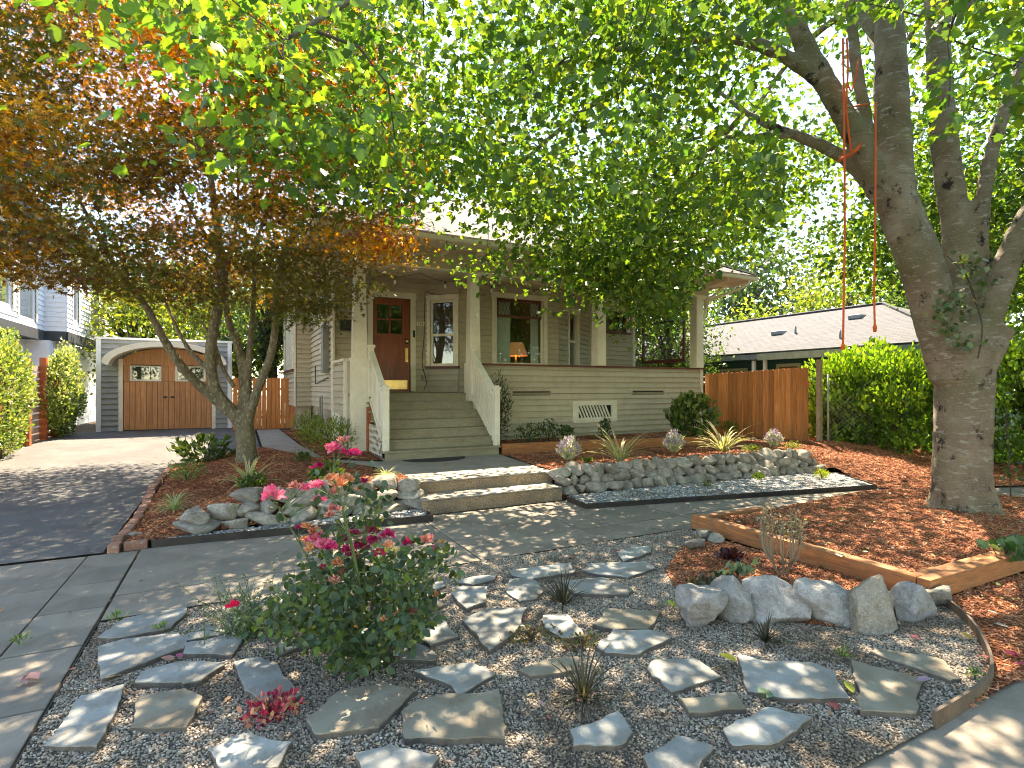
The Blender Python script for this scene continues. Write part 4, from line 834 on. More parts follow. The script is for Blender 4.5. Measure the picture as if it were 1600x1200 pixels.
# ================================================================ NEIGHBOURS
Nb = empty('teal_house', (18,12,0), 'single-storey dark teal house with grey shingle hip roof beyond the cedar fence', 'house')
MB().box((16.7,7.4,0),(24,24,2.85)).build('wall', M['teal'], Nb)
nr = roof('roof', [(16,6.9,2.85),(24.2,6.9,2.85),(24.2,26,2.85),(16,26,2.85),(20.1,11.0,4.55),(20.1,22,4.55)], [(0,1,4),(1,2,5,4),(2,3,5),(3,0,4,5)], M['shingle2'], Nb, [(0,-1,0),(1,0,0),(0,1,0),(-1,0,0)])
MB().tube([(16,6.9,2.9),(20.1,11.0,4.61),(20.1,22,4.61)], .07, 6).build('ridge_cap', M['shingle2'], nr)
F_ = Frame((16,26),(16,6.9)); F_.part('gutter', M['greyfascia'], nr, (0,13.2,2.66,2.83,0,.05)); F_.part('fascia_board', M['fascia'], nr, (13.205,17.4,2.62,2.84,0,.06)); F_.part('fascia_board', M['greyfascia'], nr, (17.405,19.1,2.66,2.84,0,.04)); F_.part('soffit', M['teal'], nr, (0,19.1,2.62,2.65,-.7,-.001))
FW_ = Frame((16.7,24),(16.7,7.4))
for u0, u1, v0, v1 in ((9.0,10.2,1.2,2.4),(11.4,12.3,.4,2.5),(14.3,15.5,1.5,2.4)):
    wd = FW_.part('window', M['fascia'], Nb, (u0,u0+.1,v0,v1,0,.05),(u1-.1,u1,v0,v1,0,.05),(u0+.1,u1-.1,v1-.1,v1,0,.05),(u0+.1,u1-.1,v0,v0+.1,0,.05)); FW_.part('pane', M['interior'], wd, (u0+.1,u1-.1,v0+.1,v1-.1,0,.02))
for u in (10.9,11.35): FW_.part('white_post', M['white'], Nb, (u,u+.1,0,2.7,.55,.65))
def onroof(px, py):   # point of the west slope seen there
    dx = FWD+RGT*((px-800)/FOC)+Vector((0,0,-(py-605)/FOC)); s = 1.7/4.1
    t = (2.85+s*(0-16)-EYE)/(dx.z-s*dx.x); return Vector((0,0,EYE))+dx*t
for px, py in ((1243,523),(1313,531)): p = onroof(px, py); MB().tube([p-Vector((0,0,.05)), p+Vector((0,0,.32))], .035, 8).build('vent_pipe', M['greymetal'], nr, True)
for px, py in ((1218,523),(1340,498)): p = onroof(px, py); MB().box(p+Vector((-.2,-.22,-.02)), p+Vector((.2,.22,.13))).build('roof_vent', M['greymetal'], nr, bevel=.03)
# white house, left
Wh = empty('white_house', (-7,23,0), 'modern white clapboard house with charcoal band left of the driveway', 'house')
def wlap(F_, name, u0, u1, v0, v1, ops, par, exp=.16):
    c_ = core(F_, name, par, u0, u1, v0, v1, M['white'], ops, .15); mb = MB(); v = v0
    while v < v1-.01:
        cuts = [(u0,u1)]
        for a,b,c,d in ops:
            if c < v+exp-.02 and d > v+.02: cuts = [q for s,e in cuts for q in ((s,min(e,a)),(max(s,b),e)) if q[1]-q[0] > .02]
        for s,e in cuts: mb.hexa([F_.P(s,v,.03),F_.P(e,v,.03),F_.P(e,v,0),F_.P(s,v,0),F_.P(s,v+exp,.008),F_.P(e,v+exp,.008),F_.P(e,v+exp,0),F_.P(s,v+exp,0)])
        v += exp
    o = mb.build('siding_boards', M['white'], c_); o['kind'] = 'stuff'; return c_
F1 = Frame((-5.6,14.0),(-5.6,22.9)); ops = [(4.0,6.05,3.95,6.3),(6.55,8.05,3.75,6.2)]; c1 = wlap(F1, 'upper_wall', 0, 8.9, 3.55, 6.6, ops, Wh)
for o in ops: window(F1, c1, o, sash='white', back=True, sill=False, room='curtain', depth=.6)
F2 = Frame((-5.6,22.9),(-5.0,22.9)); c2 = wlap(F2, 'upper_wall', 0, .6, 3.55, 6.6, [], Wh)
F3 = Frame((-5.0,22.9),(-5.0,31)); ops = [(.75,1.5,4.0,6.2),(3.6,4.7,3.85,6.2)]; c3 = wlap(F3, 'upper_wall', 0, 8.1, 3.55, 6.6, ops, Wh)
for o in ops: window(F3, c3, o, sash='white', back=True, sill=False, room='darkband', depth=.6)
for F_ , L in ((F1,8.9),(F2,.6),(F3,8.1)):
    F_.part('charcoal_band', M['darkband'], Wh, (0,L,3.22,3.55,-.15,.05)); F_.part('lower_wall', M['white'], Wh, (0,L,0,3.22,-.6,-.35)); F_.part('eave', M['darkband'], Wh, (0,L,6.6,6.85,-.2,.5))
MB().box((-6.2,22.5,0),(-5.36,23.25,3.22)).build('lower_wall', M['white'], Wh)
MB().box((-14,14,6.86),(-5,31,7.1)).build('roof', M['shingle2'], Wh); MB().box((-14,14.1,0),(-5.8,14.3,6.6)).build('front_wall', M['white'], Wh)
# left boundary fence
LF = empty('slatted_boundary_fence', (-4.5,16,.2), 'horizontal board fence with red posts behind the two light green shrubs', 'fence')
F_ = Frame((-4.52,10.0),(-4.52,20.0)); v = .18
while v < 2.2:
    for s in range(4): F_.part('fence_board', M['greyboard'], LF, (s*2.5+.01,s*2.5+2.49,v,v+.135,-.03,0))
    v += .175
for y, h in ((13.4,2.3),(15.0,2.3),(16.85,2.4),(18.15,2.47),(19.1,2.3),(19.93,2.6)): MB().box((-4.52,y,.1),(-4.38,y+.14,h)).build('post', M['redpost'], LF)
# ================================================================ TREES
def limb(mb, pts, sides=12, n=5):
    """pts: (px,py,depth,radius)"""
    pts = [(a, b, c, r/math.sqrt(1+((min(a,1700)-800)/FOC)**2)) for a, b, c, r in pts]
    P = [pd(*p[:3]) for p in pts]; mb.tube(smooth_path(P, n), smooth_rad([p[3] for p in pts], n), sides); return smooth_path(P, n), smooth_rad([p[3] for p in pts], n)
def fuse(mb, name, mat, parent, voxel=.03):
    o = mb.build(name, mat, parent); m = o.modifiers.new('fuse', 'REMESH'); m.mode = 'VOXEL'; m.voxel_size = voxel; m.use_smooth_shade = True
    s = o.modifiers.new('soft', 'SMOOTH'); s.iterations = 6; s.factor = .5
    tx = bpy.data.textures.new(name+'_lumps', 'CLOUDS'); tx.noise_scale = .16; tx.noise_depth = 3; d = o.modifiers.new('lumps', 'DISPLACE'); d.texture = tx; d.strength = .035; d.mid_level = .5; d.texture_coords = 'GLOBAL'; return o
def grow(skel, attr, r0=.035, r1=.006, sag=.12, sides=4, branch_name='branch', mat=None, parent=None):
    """join every spray centre to the nearest wood already grown"""
    nodes = np.array([list(p) for p, r in skel]); rads = np.array([r for p, r in skel])
    c = nodes.mean(0); order = np.argsort(np.min(np.linalg.norm(attr[:, None]-nodes[None, ::4], axis=2), axis=1)); mb = MB()
    for k in order:
        a = attr[k]; d = np.linalg.norm(nodes-a, axis=1)+np.where(nodes[:, 2] > a[2]+.6, .8, 0); j = int(np.argmin(d)); s = nodes[j]; L = np.linalg.norm(a-s)
        ra = min(rads[j]*.75, r0*min(1, .35+L*.3)); n = max(3, int(L/.35)); pts = []
        side = rng.normal(0, .10*L, 3)
        for i in range(n+1):
            t = i/n; pts.append(s+(a-s)*t+np.array([0, 0, sag*L*math.sin(math.pi*t)])+side*math.sin(math.pi*t))
        rr = [ra+(r1-ra)*i/n for i in range(n+1)]
        mb.tube(pts, rr, sides, False); nodes = np.vstack([nodes, pts[1:]]); rads = np.concatenate([rads, rr[1:]])
    return mb.build(branch_name, mat, parent, True)
def sprays(attr, per, spread, size, droop=.25):
    n = len(attr)*per; base = np.repeat(attr, per, axis=0); q = rng.normal(0, 1, (n, 3))*np.array(spread)
    q[:, 2] -= droop*np.linalg.norm(q[:, :2], axis=1)
    pos = base+q; dr = unit(q*np.array([1,1,.3])+rng.normal(0, .35, (n, 3))+np.array([0,0,-.35])); nr = rdir(n, 1.1)
    return pos, dr, nr, size*rng.uniform(.45, 1.3, n), q
BT = empty('big_street_tree', (8.1,3.55,.1), 'large multi-stemmed tree with mottled bark and green leaves in the raised timber bed', 'tree')
mb = MB(); skel = []
LIMBS = [
 [(1506,830,6.8,.47),(1504,800,6.8,.43),(1503,760,6.8,.405),(1503,700,6.8,.385),(1505,640,6.8,.39),(1506,590,6.8,.40),(1503,548,6.8,.42),(1500,505,6.8,.36)],
 [(1492,590,6.8,.34),(1470,520,6.75,.31),(1450,450,6.7,.30),(1432,395,6.65,.295),(1412,345,6.65,.285),(1400,300,6.65,.26),(1397,250,6.65,.24),(1394,180,6.65,.23),(1392,120,6.65,.22),(1390,50,6.65,.20),(1384,-80,6.7,.17),(1370,-300,6.8,.10)],
 [(1385,310,6.65,.17),(1352,240,6.6,.165),(1322,185,6.6,.155),(1290,130,6.6,.145),(1262,80,6.6,.135),(1235,20,6.5,.12),(1180,-100,6.3,.09),(1050,-300,6,.05)],
 [(1312,170,6.6,.10),(1282,130,6.6,.10),(1250,102,6.6,.095),(1215,82,6.6,.09),(1180,68,6.6,.085),(1130,60,6.5,.07),(1040,66,6.4,.05),(940,82,6.2,.035),(840,110,6.0,.02)],
 [(1372,300,6.65,.10),(1364,250,6.6,.09),(1350,170,6.6,.085),(1338,100,6.6,.08),(1330,30,6.6,.07),(1318,-80,6.7,.05)],
 [(1385,330,6.65,.11),(1355,285,6.7,.10),(1320,248,6.8,.09),(1285,228,6.9,.085),(1245,212,7.0,.075),(1205,196,7.1,.065),(1165,175,7.3,.05),(1120,140,7.6,.035),(1060,90,8,.02)],
 [(1240,212,7.0,.05),(1200,212,7.1,.048),(1150,214,7.3,.042),(1100,214,7.6,.035),(1050,228,8.0,.025),(990,270,8.5,.015)],
 [(1502,560,6.85,.30),(1502,480,6.95,.25),(1500,420,7.0,.225),(1494,350,7.0,.215),(1483,280,7.0,.20),(1473,200,7.0,.19),(1468,120,7.0,.18),(1465,40,7.0,.165),(1460,-80,7,.14),(1480,-300,7.2,.08)],
 [(1520,570,6.8,.30),(1540,500,6.75,.24),(1562,440,6.7,.20),(1582,390,6.65,.185),(1606,340,6.6,.175),(1640,280,6.6,.16),(1690,180,6.6,.14),(1760,30,6.7,.10)],
 [(1516,520,6.9,.18),(1526,440,6.9,.15),(1530,380,6.85,.13),(1537,300,6.85,.115),(1552,230,6.85,.105),(1574,160,6.85,.10),(1600,95,6.85,.09),(1640,0,6.9,.07),(1680,-150,7,.04)],
 [(1520,590,6.8,.26),(1545,553,6.7,.19),(1563,528,6.65,.14),(1575,512,6.63,.12)],
]
for L in LIMBS: P, Rr = limb(mb, L, 14); skel += list(zip([tuple(p) for p in P], Rr))
# root flare
for a in range(6):
    th = a*math.tau/6+.5; b = pd(1505,800,6.8); mb.tube(smooth_path([b+Vector((math.cos(th)*.12,math.sin(th)*.12,.42)), b+Vector((math.cos(th)*.27,math.sin(th)*.27,.12)), b+Vector((math.cos(th)*.44,math.sin(th)*.44,-.12))],4), smooth_rad([.17,.12,.07],4), 10)
trunk = fuse(mb, 'trunk', M['bark'], BT, .028)
# far boughs that carry the crown
bough = MB()
for pts in ([(1388,60,6.7,.16),(1250,-60,7.5,.12),(1050,0,8.6,.08),(900,60,9.6,.04)],[(1465,40,7,.13),(1480,-60,8.5,.1),(1420,60,10.3,.06),(1340,150,11.5,.03)],[(1180,-100,6.3,.08),(900,-200,5.2,.06),(650,-60,4.6,.035),(450,60,4.1,.015)],
            [(1392,120,6.65,.09),(1330,20,8,.07),(1230,100,9.5,.05),(1150,220,10.5,.025)],[(1640,0,6.9,.07),(1560,-40,5.4,.05),(1480,60,4.9,.02)],[(1465,40,7,.1),(1620,-60,9,.08),(1640,120,11,.04)],[(1130,60,6.5,.06),(960,140,7.8,.045),(820,250,8.8,.03),(760,330,9.3,.012)],
            [(1165,175,7.3,.045),(1090,260,8.6,.035),(1030,360,9.4,.022),(1000,450,9.8,.010)]):
    P, Rr = limb(bough, pts, 8); skel += list(zip([tuple(p) for p in P], Rr))
bough.build('bough', M['bark'], BT, True)
ENV = [(-400,-200),(190,-60),(225,105),(345,92),(400,265),(520,300),(600,330),(680,395),(740,430),(800,465),(850,480),(900,465),(950,500),(1000,545),(1050,530),(1085,430),(1130,400),(1180,425),(1210,400),(1250,370),(1290,470),(1330,440),(1380,450),(1450,470),(1600,480),(2200,480)]
def env(px, E): return np.interp(px, [e[0] for e in E], [e[1] for e in E])
def crown_points(n, ok, lo, hi):
    out = []
    while len(out) < n:
        P = rng.uniform(lo, hi, (4000, 3)); out += list(P[ok(P)])
    return np.array(out[:n])
def ok_big(P):
    px, py, d = proj(P); x, y, z = P.T; fw = (x*FWD.x+y*FWD.y)
    r = np.hypot(x-8.1, y-3.5); a = (r < 9.3)&(z < 10.5-.045*r*r)&(z > 2.9)&((r > 2.6)|(z > 5.2))
    a &= (y < 7.25+.508*z)&(z > np.where(y > 10.2, 5.1+.52*(y-10.5), 0))
    lx, ly = x-.404*z, y-.508*z
    a &= ~((lx > 10.0)&(ly > 5.3)&(rng.uniform(0,1,len(x)) < .8)); a &= ~((lx > 2.2)&(lx < 5)&(ly > 6.2)&(rng.uniform(0,1,len(x)) < .6))
    a &= rng.uniform(0,1,len(x)) < np.where(z > 6.5, .3, 1)
    infr = (px > -100)&(px < 1700)&(py > -80)&(fw > .3)
    rad = .30*FOC/d; low = py+rad < env(px, ENV)
    v = infr&low
    v &= ~((d < 8.3)&(py+rad > 360))
    v &= ~((d < 4.7)&~(((px > 200)&(px < 600)&(py < 265)&(d > 3.3)&(rng.uniform(0,1,len(x)) < .75))|((px > 1430)&(py < 170)&(d > 4.2))))
    v &= ~((px > 1225)&(py < 560)&(py > 20)&(d < 7.7)&~((px > 1430)&(py < 190)&(d < 5.4)&(d > 4.2)))
    v &= ~((np.hypot((px-700), (py-350)*1.3) < 75))
    # sky windows seen between boughs
    for (gx, gy, gr) in ((1262,95,38),(1135,110,26),(1085,200,24),(1235,410,70),(620,105,30),(870,190,26),(1330,300,22),(640,275,22)): v &= ~(np.hypot(px-gx, py-gy) < gr+rad*.6)
    outf = ~infr&((fw < .3)|(py < -80)|(px < -100)|(px > 1700))&(fw > -6)&(rng.uniform(0,1,len(x)) < .5)&~((d < 3.0)&(fw > .3))
    return a&(v|outf)
A = crown_points(1030, ok_big, (-2,-4,2.9), (16,13.5,10.5))
def ok_low(P):      # the low boughs that hang before the porch roof
    px, py, d = proj(P); x, y, z = P.T; rad = .30*FOC/d
    return (px > 690)&(px < 1095)&(py > 290)&(py+rad < env(px, ENV)+6)&(d > 7.6)&(y < 7.35+.508*z)&(z > 2.9)&~((x-.404*z > 2.2)&(x-.404*z < 5)&(y-.508*z > 6.3))&(np.hypot(x-8.1, y-3.5) < 9.3)&(np.hypot(px-705, (py-345)*1.2) > 62)
A = np.vstack([A, crown_points(60, ok_low, (3,6,2.9), (13,10.2,6.5))])
GREENS = [(.10,.205,.035),(.13,.24,.04),(.075,.165,.035),(.175,.275,.045),(.06,.135,.04)]
grow(skel, A, .030, .005, .10, 4, 'branches', M['twig'], BT)['kind'] = 'stuff'
pos, dr, nr, sz, q = sprays(A, 100, (.42,.42,.20), .098, .3)
px, py, d = proj(pos); fw = pos[:,0]*FWD.x+pos[:,1]*FWD.y
keep = ~((fw > 0)&(d < 2.9))&~((fw > 0)&(px > 560)&(px < 1600)&(py > env(px, ENV)+25))&(pos[:,2] > np.where(pos[:,1] > 10.3, 4.95+.52*(pos[:,1]-10.5), 2.3))
keep &= ~((fw > 0)&(px > 1225)&(px < 1640)&(py > 30)&(d < 7.4)&~((px > 1430)&(py < 215)&(d < 5.6)))
near = keep&(d < 8.2)&(fw > 0); far = keep&~near
cl = np.repeat(rng.normal(0, .14, (len(A), 1)), 100, axis=0)
col = palette(len(pos), GREENS, .15)*(1+cl)
leaves('leaves', pos[near], dr[near], nr[near], sz[near], col[near], 'bigmaple', M['leaf'], BT)['kind'] = 'stuff'
leaves('leaves', pos[far], dr[far], nr[far], sz[far], col[far], 'maple', M['leaf'], BT)['kind'] = 'stuff'
# small ivy in the fork
n = 170; t = rng.uniform(0, 1, n); pos = np.array([list(pd(1500+40*math.sin(a*7)*b+14*rng.normal(), 395+150*a+8*rng.normal(), 6.42-.05*rng.uniform())) for a, b in zip(t, rng.uniform(.3,1,n))])
iv = empty('ivy', pd(1525,540,6.5), 'small ivy climbing through the fork of the big tree', 'ivy')
mbv = MB(); mbv.tube(smooth_path([pd(1528,560,6.43),pd(1535,510,6.42),pd(1520,460,6.42),pd(1500,400,6.46)],4), .008, 5); mbv.tube(smooth_path([pd(1535,510,6.42),pd(1515,440,6.42),pd(1480,400,6.4)],4), .006, 5); mbv.build('stem', M['twig'], iv)
leaves('leaves', pos, rdir(n,-.6), rdir(n,.3)+np.array([-.5,-.9,.2])*1.2, rng.uniform(.05,.085,n), palette(n, [(.06,.10,.035),(.10,.15,.06),(.2,.24,.14)]), 'bigmaple', M['shrubleaf'], iv)
# ropes
rp_ = empty('swing_rope', pd(1320,300,6.3), 'orange-red rope looped over a limb with two long ends hanging', 'rope')
MB().tube(smooth_path([pd(1317,60,6.3),pd(1319,200,6.25),pd(1320,350,6.25),pd(1319,430,6.25),pd(1317,546,6.25)],4), .012, 6).build('hanging_end', M['rope'], rp_, True)
MB().tube([pd(1317,546,6.25),pd(1317,538,6.25)], .022, 8).build('knot', M['rope'], rp_, True)
MB().tube(smooth_path([pd(1368,160,6.3),pd(1368,300,6.28),pd(1366,450,6.28),pd(1367,515,6.28)],4), .011, 6).build('hanging_end', M['rope'], rp_, True)
MB().tube([pd(1367,519,6.28),pd(1367,512,6.28),pd(1367,506,6.28)], [.014,.024,.012], 8).build('knot', M['rope'], rp_, True)
MB().tube(smooth_path([pd(1323,60,6.3),pd(1325,110,6.3),pd(1322,160,6.28),pd(1326,205,6.3),pd(1330,238,6.34)],4), .011, 6).build('hanging_end', M['rope'], rp_, True)
def band(px0, py0, px1, py1, d, turns, sag):
    A_, B_ = pd(px0,py0,d), pd(px1,py1,d); m_ = (A_+B_)*.5; h_ = (B_-A_)*.5; P = []
    for i in range(turns*14+1):
        th = math.tau*i/14; P.append(m_+h_*math.cos(th)*1.04+FWD*(.22+.20*-math.sin(th))*.8+Vector((0,0,-sag*max(0,math.sin(th))+.012*i/14)))
    MB().tube(P, .0105, 6, True).build('wrapped_loop', M['rope'], rp_, True)
band(1331,240,1353,217,6.42,3,.03); band(1333,158,1366,152,6.42,1,.06)
MB().tube(smooth_path([pd(1342,92,6.35),pd(1337,120,6.33),pd(1330,142,6.33),pd(1324,128,6.3)],4), .010, 6).build('hanging_end', M['rope'], rp_, True)
# ---------------------------------------------------------------- Japanese maple
JM = empty('japanese_maple', (.15,11.0,.36), 'small multi-stemmed maple with fine rust, orange and green leaves by the driveway', 'tree')
mb = MB(); skel = []
JL = [[(386,725,10.1,.24),(385,705,10.1,.20),(383,680,10.1,.185),(381,655,10.1,.19),(378,640,10.1,.17)],
 [(378,665,10.1,.14),(360,640,10,.13),(338,612,9.9,.115),(329,570,9.85,.11),(333,520,9.8,.105),(343,470,9.8,.10),(346,430,9.8,.095),(342,380,9.8,.08),(335,320,9.8,.07),(325,240,9.8,.06),(322,180,9.8,.05),(318,90,9.8,.03)],
 [(360,645,10,.11),(318,608,9.8,.10),(290,580,9.6,.09),(262,540,9.4,.085),(240,500,9.2,.075),(222,470,9.1,.07),(190,430,9,.06),(160,380,8.9,.05),(120,300,8.7,.035),(90,200,8.6,.02)],
 [(380,650,10.1,.12),(381,605,10.2,.095),(374,547,10.3,.085),(357,500,10.4,.075),(352,440,10.5,.06),(370,340,10.6,.045),(372,220,10.7,.03),(362,100,10.7,.02)],
 [(386,650,10.1,.10),(388,590,10.2,.07),(392,520,10.3,.06),(397,460,10.3,.05),(400,380,10.3,.04),(440,280,10.3,.03),(470,180,10.3,.015)],
 [(388,655,10.1,.11),(402,610,10.0,.09),(421,562,9.9,.08),(430,515,9.8,.075),(431,465,9.7,.065),(437,425,9.6,.055),(455,370,9.5,.045),(500,320,9.4,.03),(570,330,9.3,.015)],
 [(329,580,9.85,.06),(300,552,9.9,.055),(280,520,10,.045),(262,480,10.2,.035),(230,420,10.4,.02)],
 [(366,605,10.0,.05),(348,575,9.95,.045),(338,545,9.9,.04),(315,500,9.9,.03)],
 [(342,400,9.8,.05),(300,330,9.7,.04),(255,240,9.6,.03),(200,150,9.5,.018)],[(322,220,9.8,.04),(280,170,9.7,.03),(240,120,9.6,.02)]]
for L in JL: P, Rr = limb(mb, L, 10); skel += list(zip([tuple(p) for p in P], Rr))
fuse(mb, 'trunk', M['maplebark'], JM, .022).modifiers['lumps'].strength = .02
ENVJ = [(-400,440),(0,440),(60,455),(110,440),(160,480),(220,500),(300,505),(360,470),(420,470),(470,520),(540,480),(600,440),(640,390),(670,360),(700,300),(760,250),(900,100)]
def ok_j(P):
    px, py, d = proj(P); x, y, z = P.T; r = np.sqrt(((x+.2)/4.5)**2+((y-11.0)/4.0)**2+(np.maximum(z-4.3,0)/4.9)**2+(np.minimum(z-4.3,0)/2.6)**2)
    rad = .16*FOC/d; a = (r < 1)&((r > .55)|(rng.uniform(0,1,len(x)) < .5))&(z > 2.4)
    a &= (py+rad < env(px, ENVJ))&(px < 690); a &= ~((px > 640)&(py > 290)&(py < 375))
    for (gx, gy, gr) in ((195,165,24),(180,210,20),(300,300,22),(560,300,28),(150,130,14),(265,140,12),(400,440,16),(20,330,26)): a &= ~(np.hypot(px-gx, (py-gy)) < gr+rad*.5)
    a &= ~((x > 1.7)&(z < 4.9)&(y > 10.3)); a &= ~((y > 10.2)&(x > 1.1)&(z < 4.95+np.minimum(x-1.28,y-10.5)*.52)&(z > 4.4))
    return a
AJ = crown_points(880, ok_j, (-5.2,6.6,2.4), (4.6,15.3,9.3))
grow(skel, AJ, .022, .003, .08, 4, 'branches', M['twig'], JM)['kind'] = 'stuff'
per = 125; pos, dr, nr, sz, q = sprays(AJ, per, (.30,.30,.085), .086, .15)
nr = rdir(len(pos), 1.6)
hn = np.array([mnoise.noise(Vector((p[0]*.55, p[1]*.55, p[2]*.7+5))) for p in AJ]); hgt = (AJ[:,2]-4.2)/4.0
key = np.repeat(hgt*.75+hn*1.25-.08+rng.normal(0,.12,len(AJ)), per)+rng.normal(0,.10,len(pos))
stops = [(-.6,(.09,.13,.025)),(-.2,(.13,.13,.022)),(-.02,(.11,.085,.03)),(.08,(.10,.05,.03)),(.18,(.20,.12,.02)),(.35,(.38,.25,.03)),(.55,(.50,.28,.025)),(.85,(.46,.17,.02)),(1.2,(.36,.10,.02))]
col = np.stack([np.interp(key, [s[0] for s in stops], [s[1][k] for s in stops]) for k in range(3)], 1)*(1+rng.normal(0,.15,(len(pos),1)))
px, py, d = proj(pos); tip = np.exp(-(((px-600)/60)**2+((py-375)/35)**2))[:,None]; col = col*(1-tip)+np.where(rng.uniform(0,1,(len(pos),1)) < .6, np.array([.52,.36,.05]), np.array([.45,.10,.04]))*tip
keep = (px < 700)&~((px > 590)&(py > 462))&~((px > 655)&(py > 305)&(py < 372))
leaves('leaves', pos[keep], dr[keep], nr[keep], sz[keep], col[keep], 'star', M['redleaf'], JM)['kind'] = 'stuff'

# ---------------------------------------------------------------- trees beyond
def far_tree(loc, h, r, n, size, cols, label, cat='tree', zc=.62, squash=.45, group='trees beyond the houses', trunk_r=.2, seed=1, name='background_tree', src=None, rot=0):
    t = empty(name, loc, label, cat, group)
    if src:
        for ch in src.children: c = ch.copy(); C.objects.link(c); c.parent = t
        t.rotation_euler = (0,0,rot); t.scale = (r, r, h); return t
    L = Vector(loc); mb = MB(); top = L+Vector((0,0,h*.85)); mb.tube(smooth_path([L, L+Vector((.1,0,h*.3)), L+Vector((-.1,.1,h*.6)), top],4), smooth_rad([trunk_r,trunk_r*.8,trunk_r*.5,.03],4), 8); 
    K = max(14, n//170); cc = []
    while len(cc) < K:
        v = rng.normal(0,1,3); v /= np.linalg.norm(v); v *= rng.uniform(.45,.95); p = np.array(L)+np.array([v[0]*r, v[1]*r, h*zc+v[2]*h*squash*.95])
        if p[2] > L.z+.8: cc.append(p)
    for p in cc[:40]: mb.tube(smooth_path([L+Vector((0,0,h*random.uniform(.25,.6))), Vector(p)*.5+(L+Vector((0,0,h*.5)))*.5, Vector(p)],3), [trunk_r*.3]*4+[.02]*3, 5)
    mb.build('trunk', M['twig'], t, True); per = n//K; base = np.repeat(np.array(cc), per, axis=0); m_ = len(base)
    q = rng.normal(0,1,(m_,3))*np.array([r*.22, r*.22, h*.075]); pos = base+q
    col = palette(m_, cols, .2)*(1+np.repeat(rng.normal(0,.15,(K,1)), per, axis=0))
    leaves('leaves', pos, rdir(m_,-.3), rdir(m_,.8), size*rng.uniform(.6,1.3,m_), col, 'quad', M['leaf'], t)['kind'] = 'stuff'; return t
YG = [(.16,.22,.04),(.22,.28,.06),(.11,.17,.035)]; MG = [(.06,.12,.03),(.09,.16,.035),(.045,.09,.03)]; DG = [(.035,.075,.03),(.05,.10,.035),(.07,.12,.04)]
far_tree((-3.6,27.5,0), 6.2, 2.6, 5000, .2, YG, 'light green tree behind the left half of the garage')
far_tree((0.2,26.5,0), 6.0, 2.4, 5000, .2, YG, 'light green tree behind the right half of the garage')
far_tree((1.2,22.5,0), 7.2, 1.9, 6000, .17, MG, 'mid green tree behind the cedar gate beside the house')
far_tree((-9.5,36,0), 11, 5.0, 6000, .34, MG, 'tall tree behind the white house')
far_tree((-1.0,42,0), 11, 5.5, 7000, .36, DG, 'tall dark tree far behind the garage')
far_tree((6,36,0), 13, 5.0, 6000, .36, MG, 'tall tree far behind the bungalow roof')
far_tree((13.9,14.8,0), 6.6, 1.7, 9000, .12, MG, 'slender bright green tree beside the porch behind the cedar fence', trunk_r=.09, zc=.55, squash=.5)
far_tree((15.6,19.5,0), 9.5, 2.6, 9000, .18, MG, 'taller mid green tree behind the slender one beside the porch')
far_tree((15,25,0), 9, 3.0, 6000, .22, DG, 'dark tree behind the porch roof corner')
far_tree((25,27,0), 6.3, 2.8, 4500, .26, YG, 'yellow-green tree over the left end of the teal house roof')
far_tree((27.5,22.5,0), 6.2, 2.8, 4500, .26, YG, 'yellow-green tree over the middle of the teal house roof')
far_tree((29,17.5,0), 9.0, 3.4, 6000, .26, YG, 'large pale yellow-green tree behind the ridge of the teal house')
far_tree((31,21,0), 5.6, 1.8, 2500, .22, [(.16,.06,.05),(.2,.09,.06)], 'small reddish tree peeking over the teal house roof')
far_tree((27,11.5,0), 10, 3.6, 8000, .24, MG, 'tall green tree behind the big trunk at right')
far_tree((21.5,6.6,0), 9.5, 2.8, 8000, .2, MG, 'green tree right of the big trunk above the hedge')
far_tree((21,1.8,0), 9, 3.0, 7000, .2, DG, 'dark green tree at the right edge beyond the sidewalk')
far_tree((40,34,0), 15, 7, 6000, .5, DG, 'tall far tree behind the yellow-green trees', trunk_r=.4)
st1 = far_tree((-7,-13,0), 11, 5.0, 7000, .3, MG, 'street tree across the road on the left', group='trees across the road')
far_tree((6,-14,0), 12, 5.4, 7000, .3, MG, 'street tree across the road in the middle', group='trees across the road')
far_tree((19,-12,0), 11, 5.0, 7000, .3, DG, 'street tree across the road on the right', group='trees across the road')

far_tree((-1,-10.5,0), 7.5, 3.6, 9000, .2, MG, 'round street tree across the road left of the driveway axis', group='trees across the road', zc=.5, squash=.5)
far_tree((12,-11,0), 8, 3.8, 9000, .2, DG, 'round street tree across the road facing the porch', group='trees across the road', zc=.5, squash=.5)

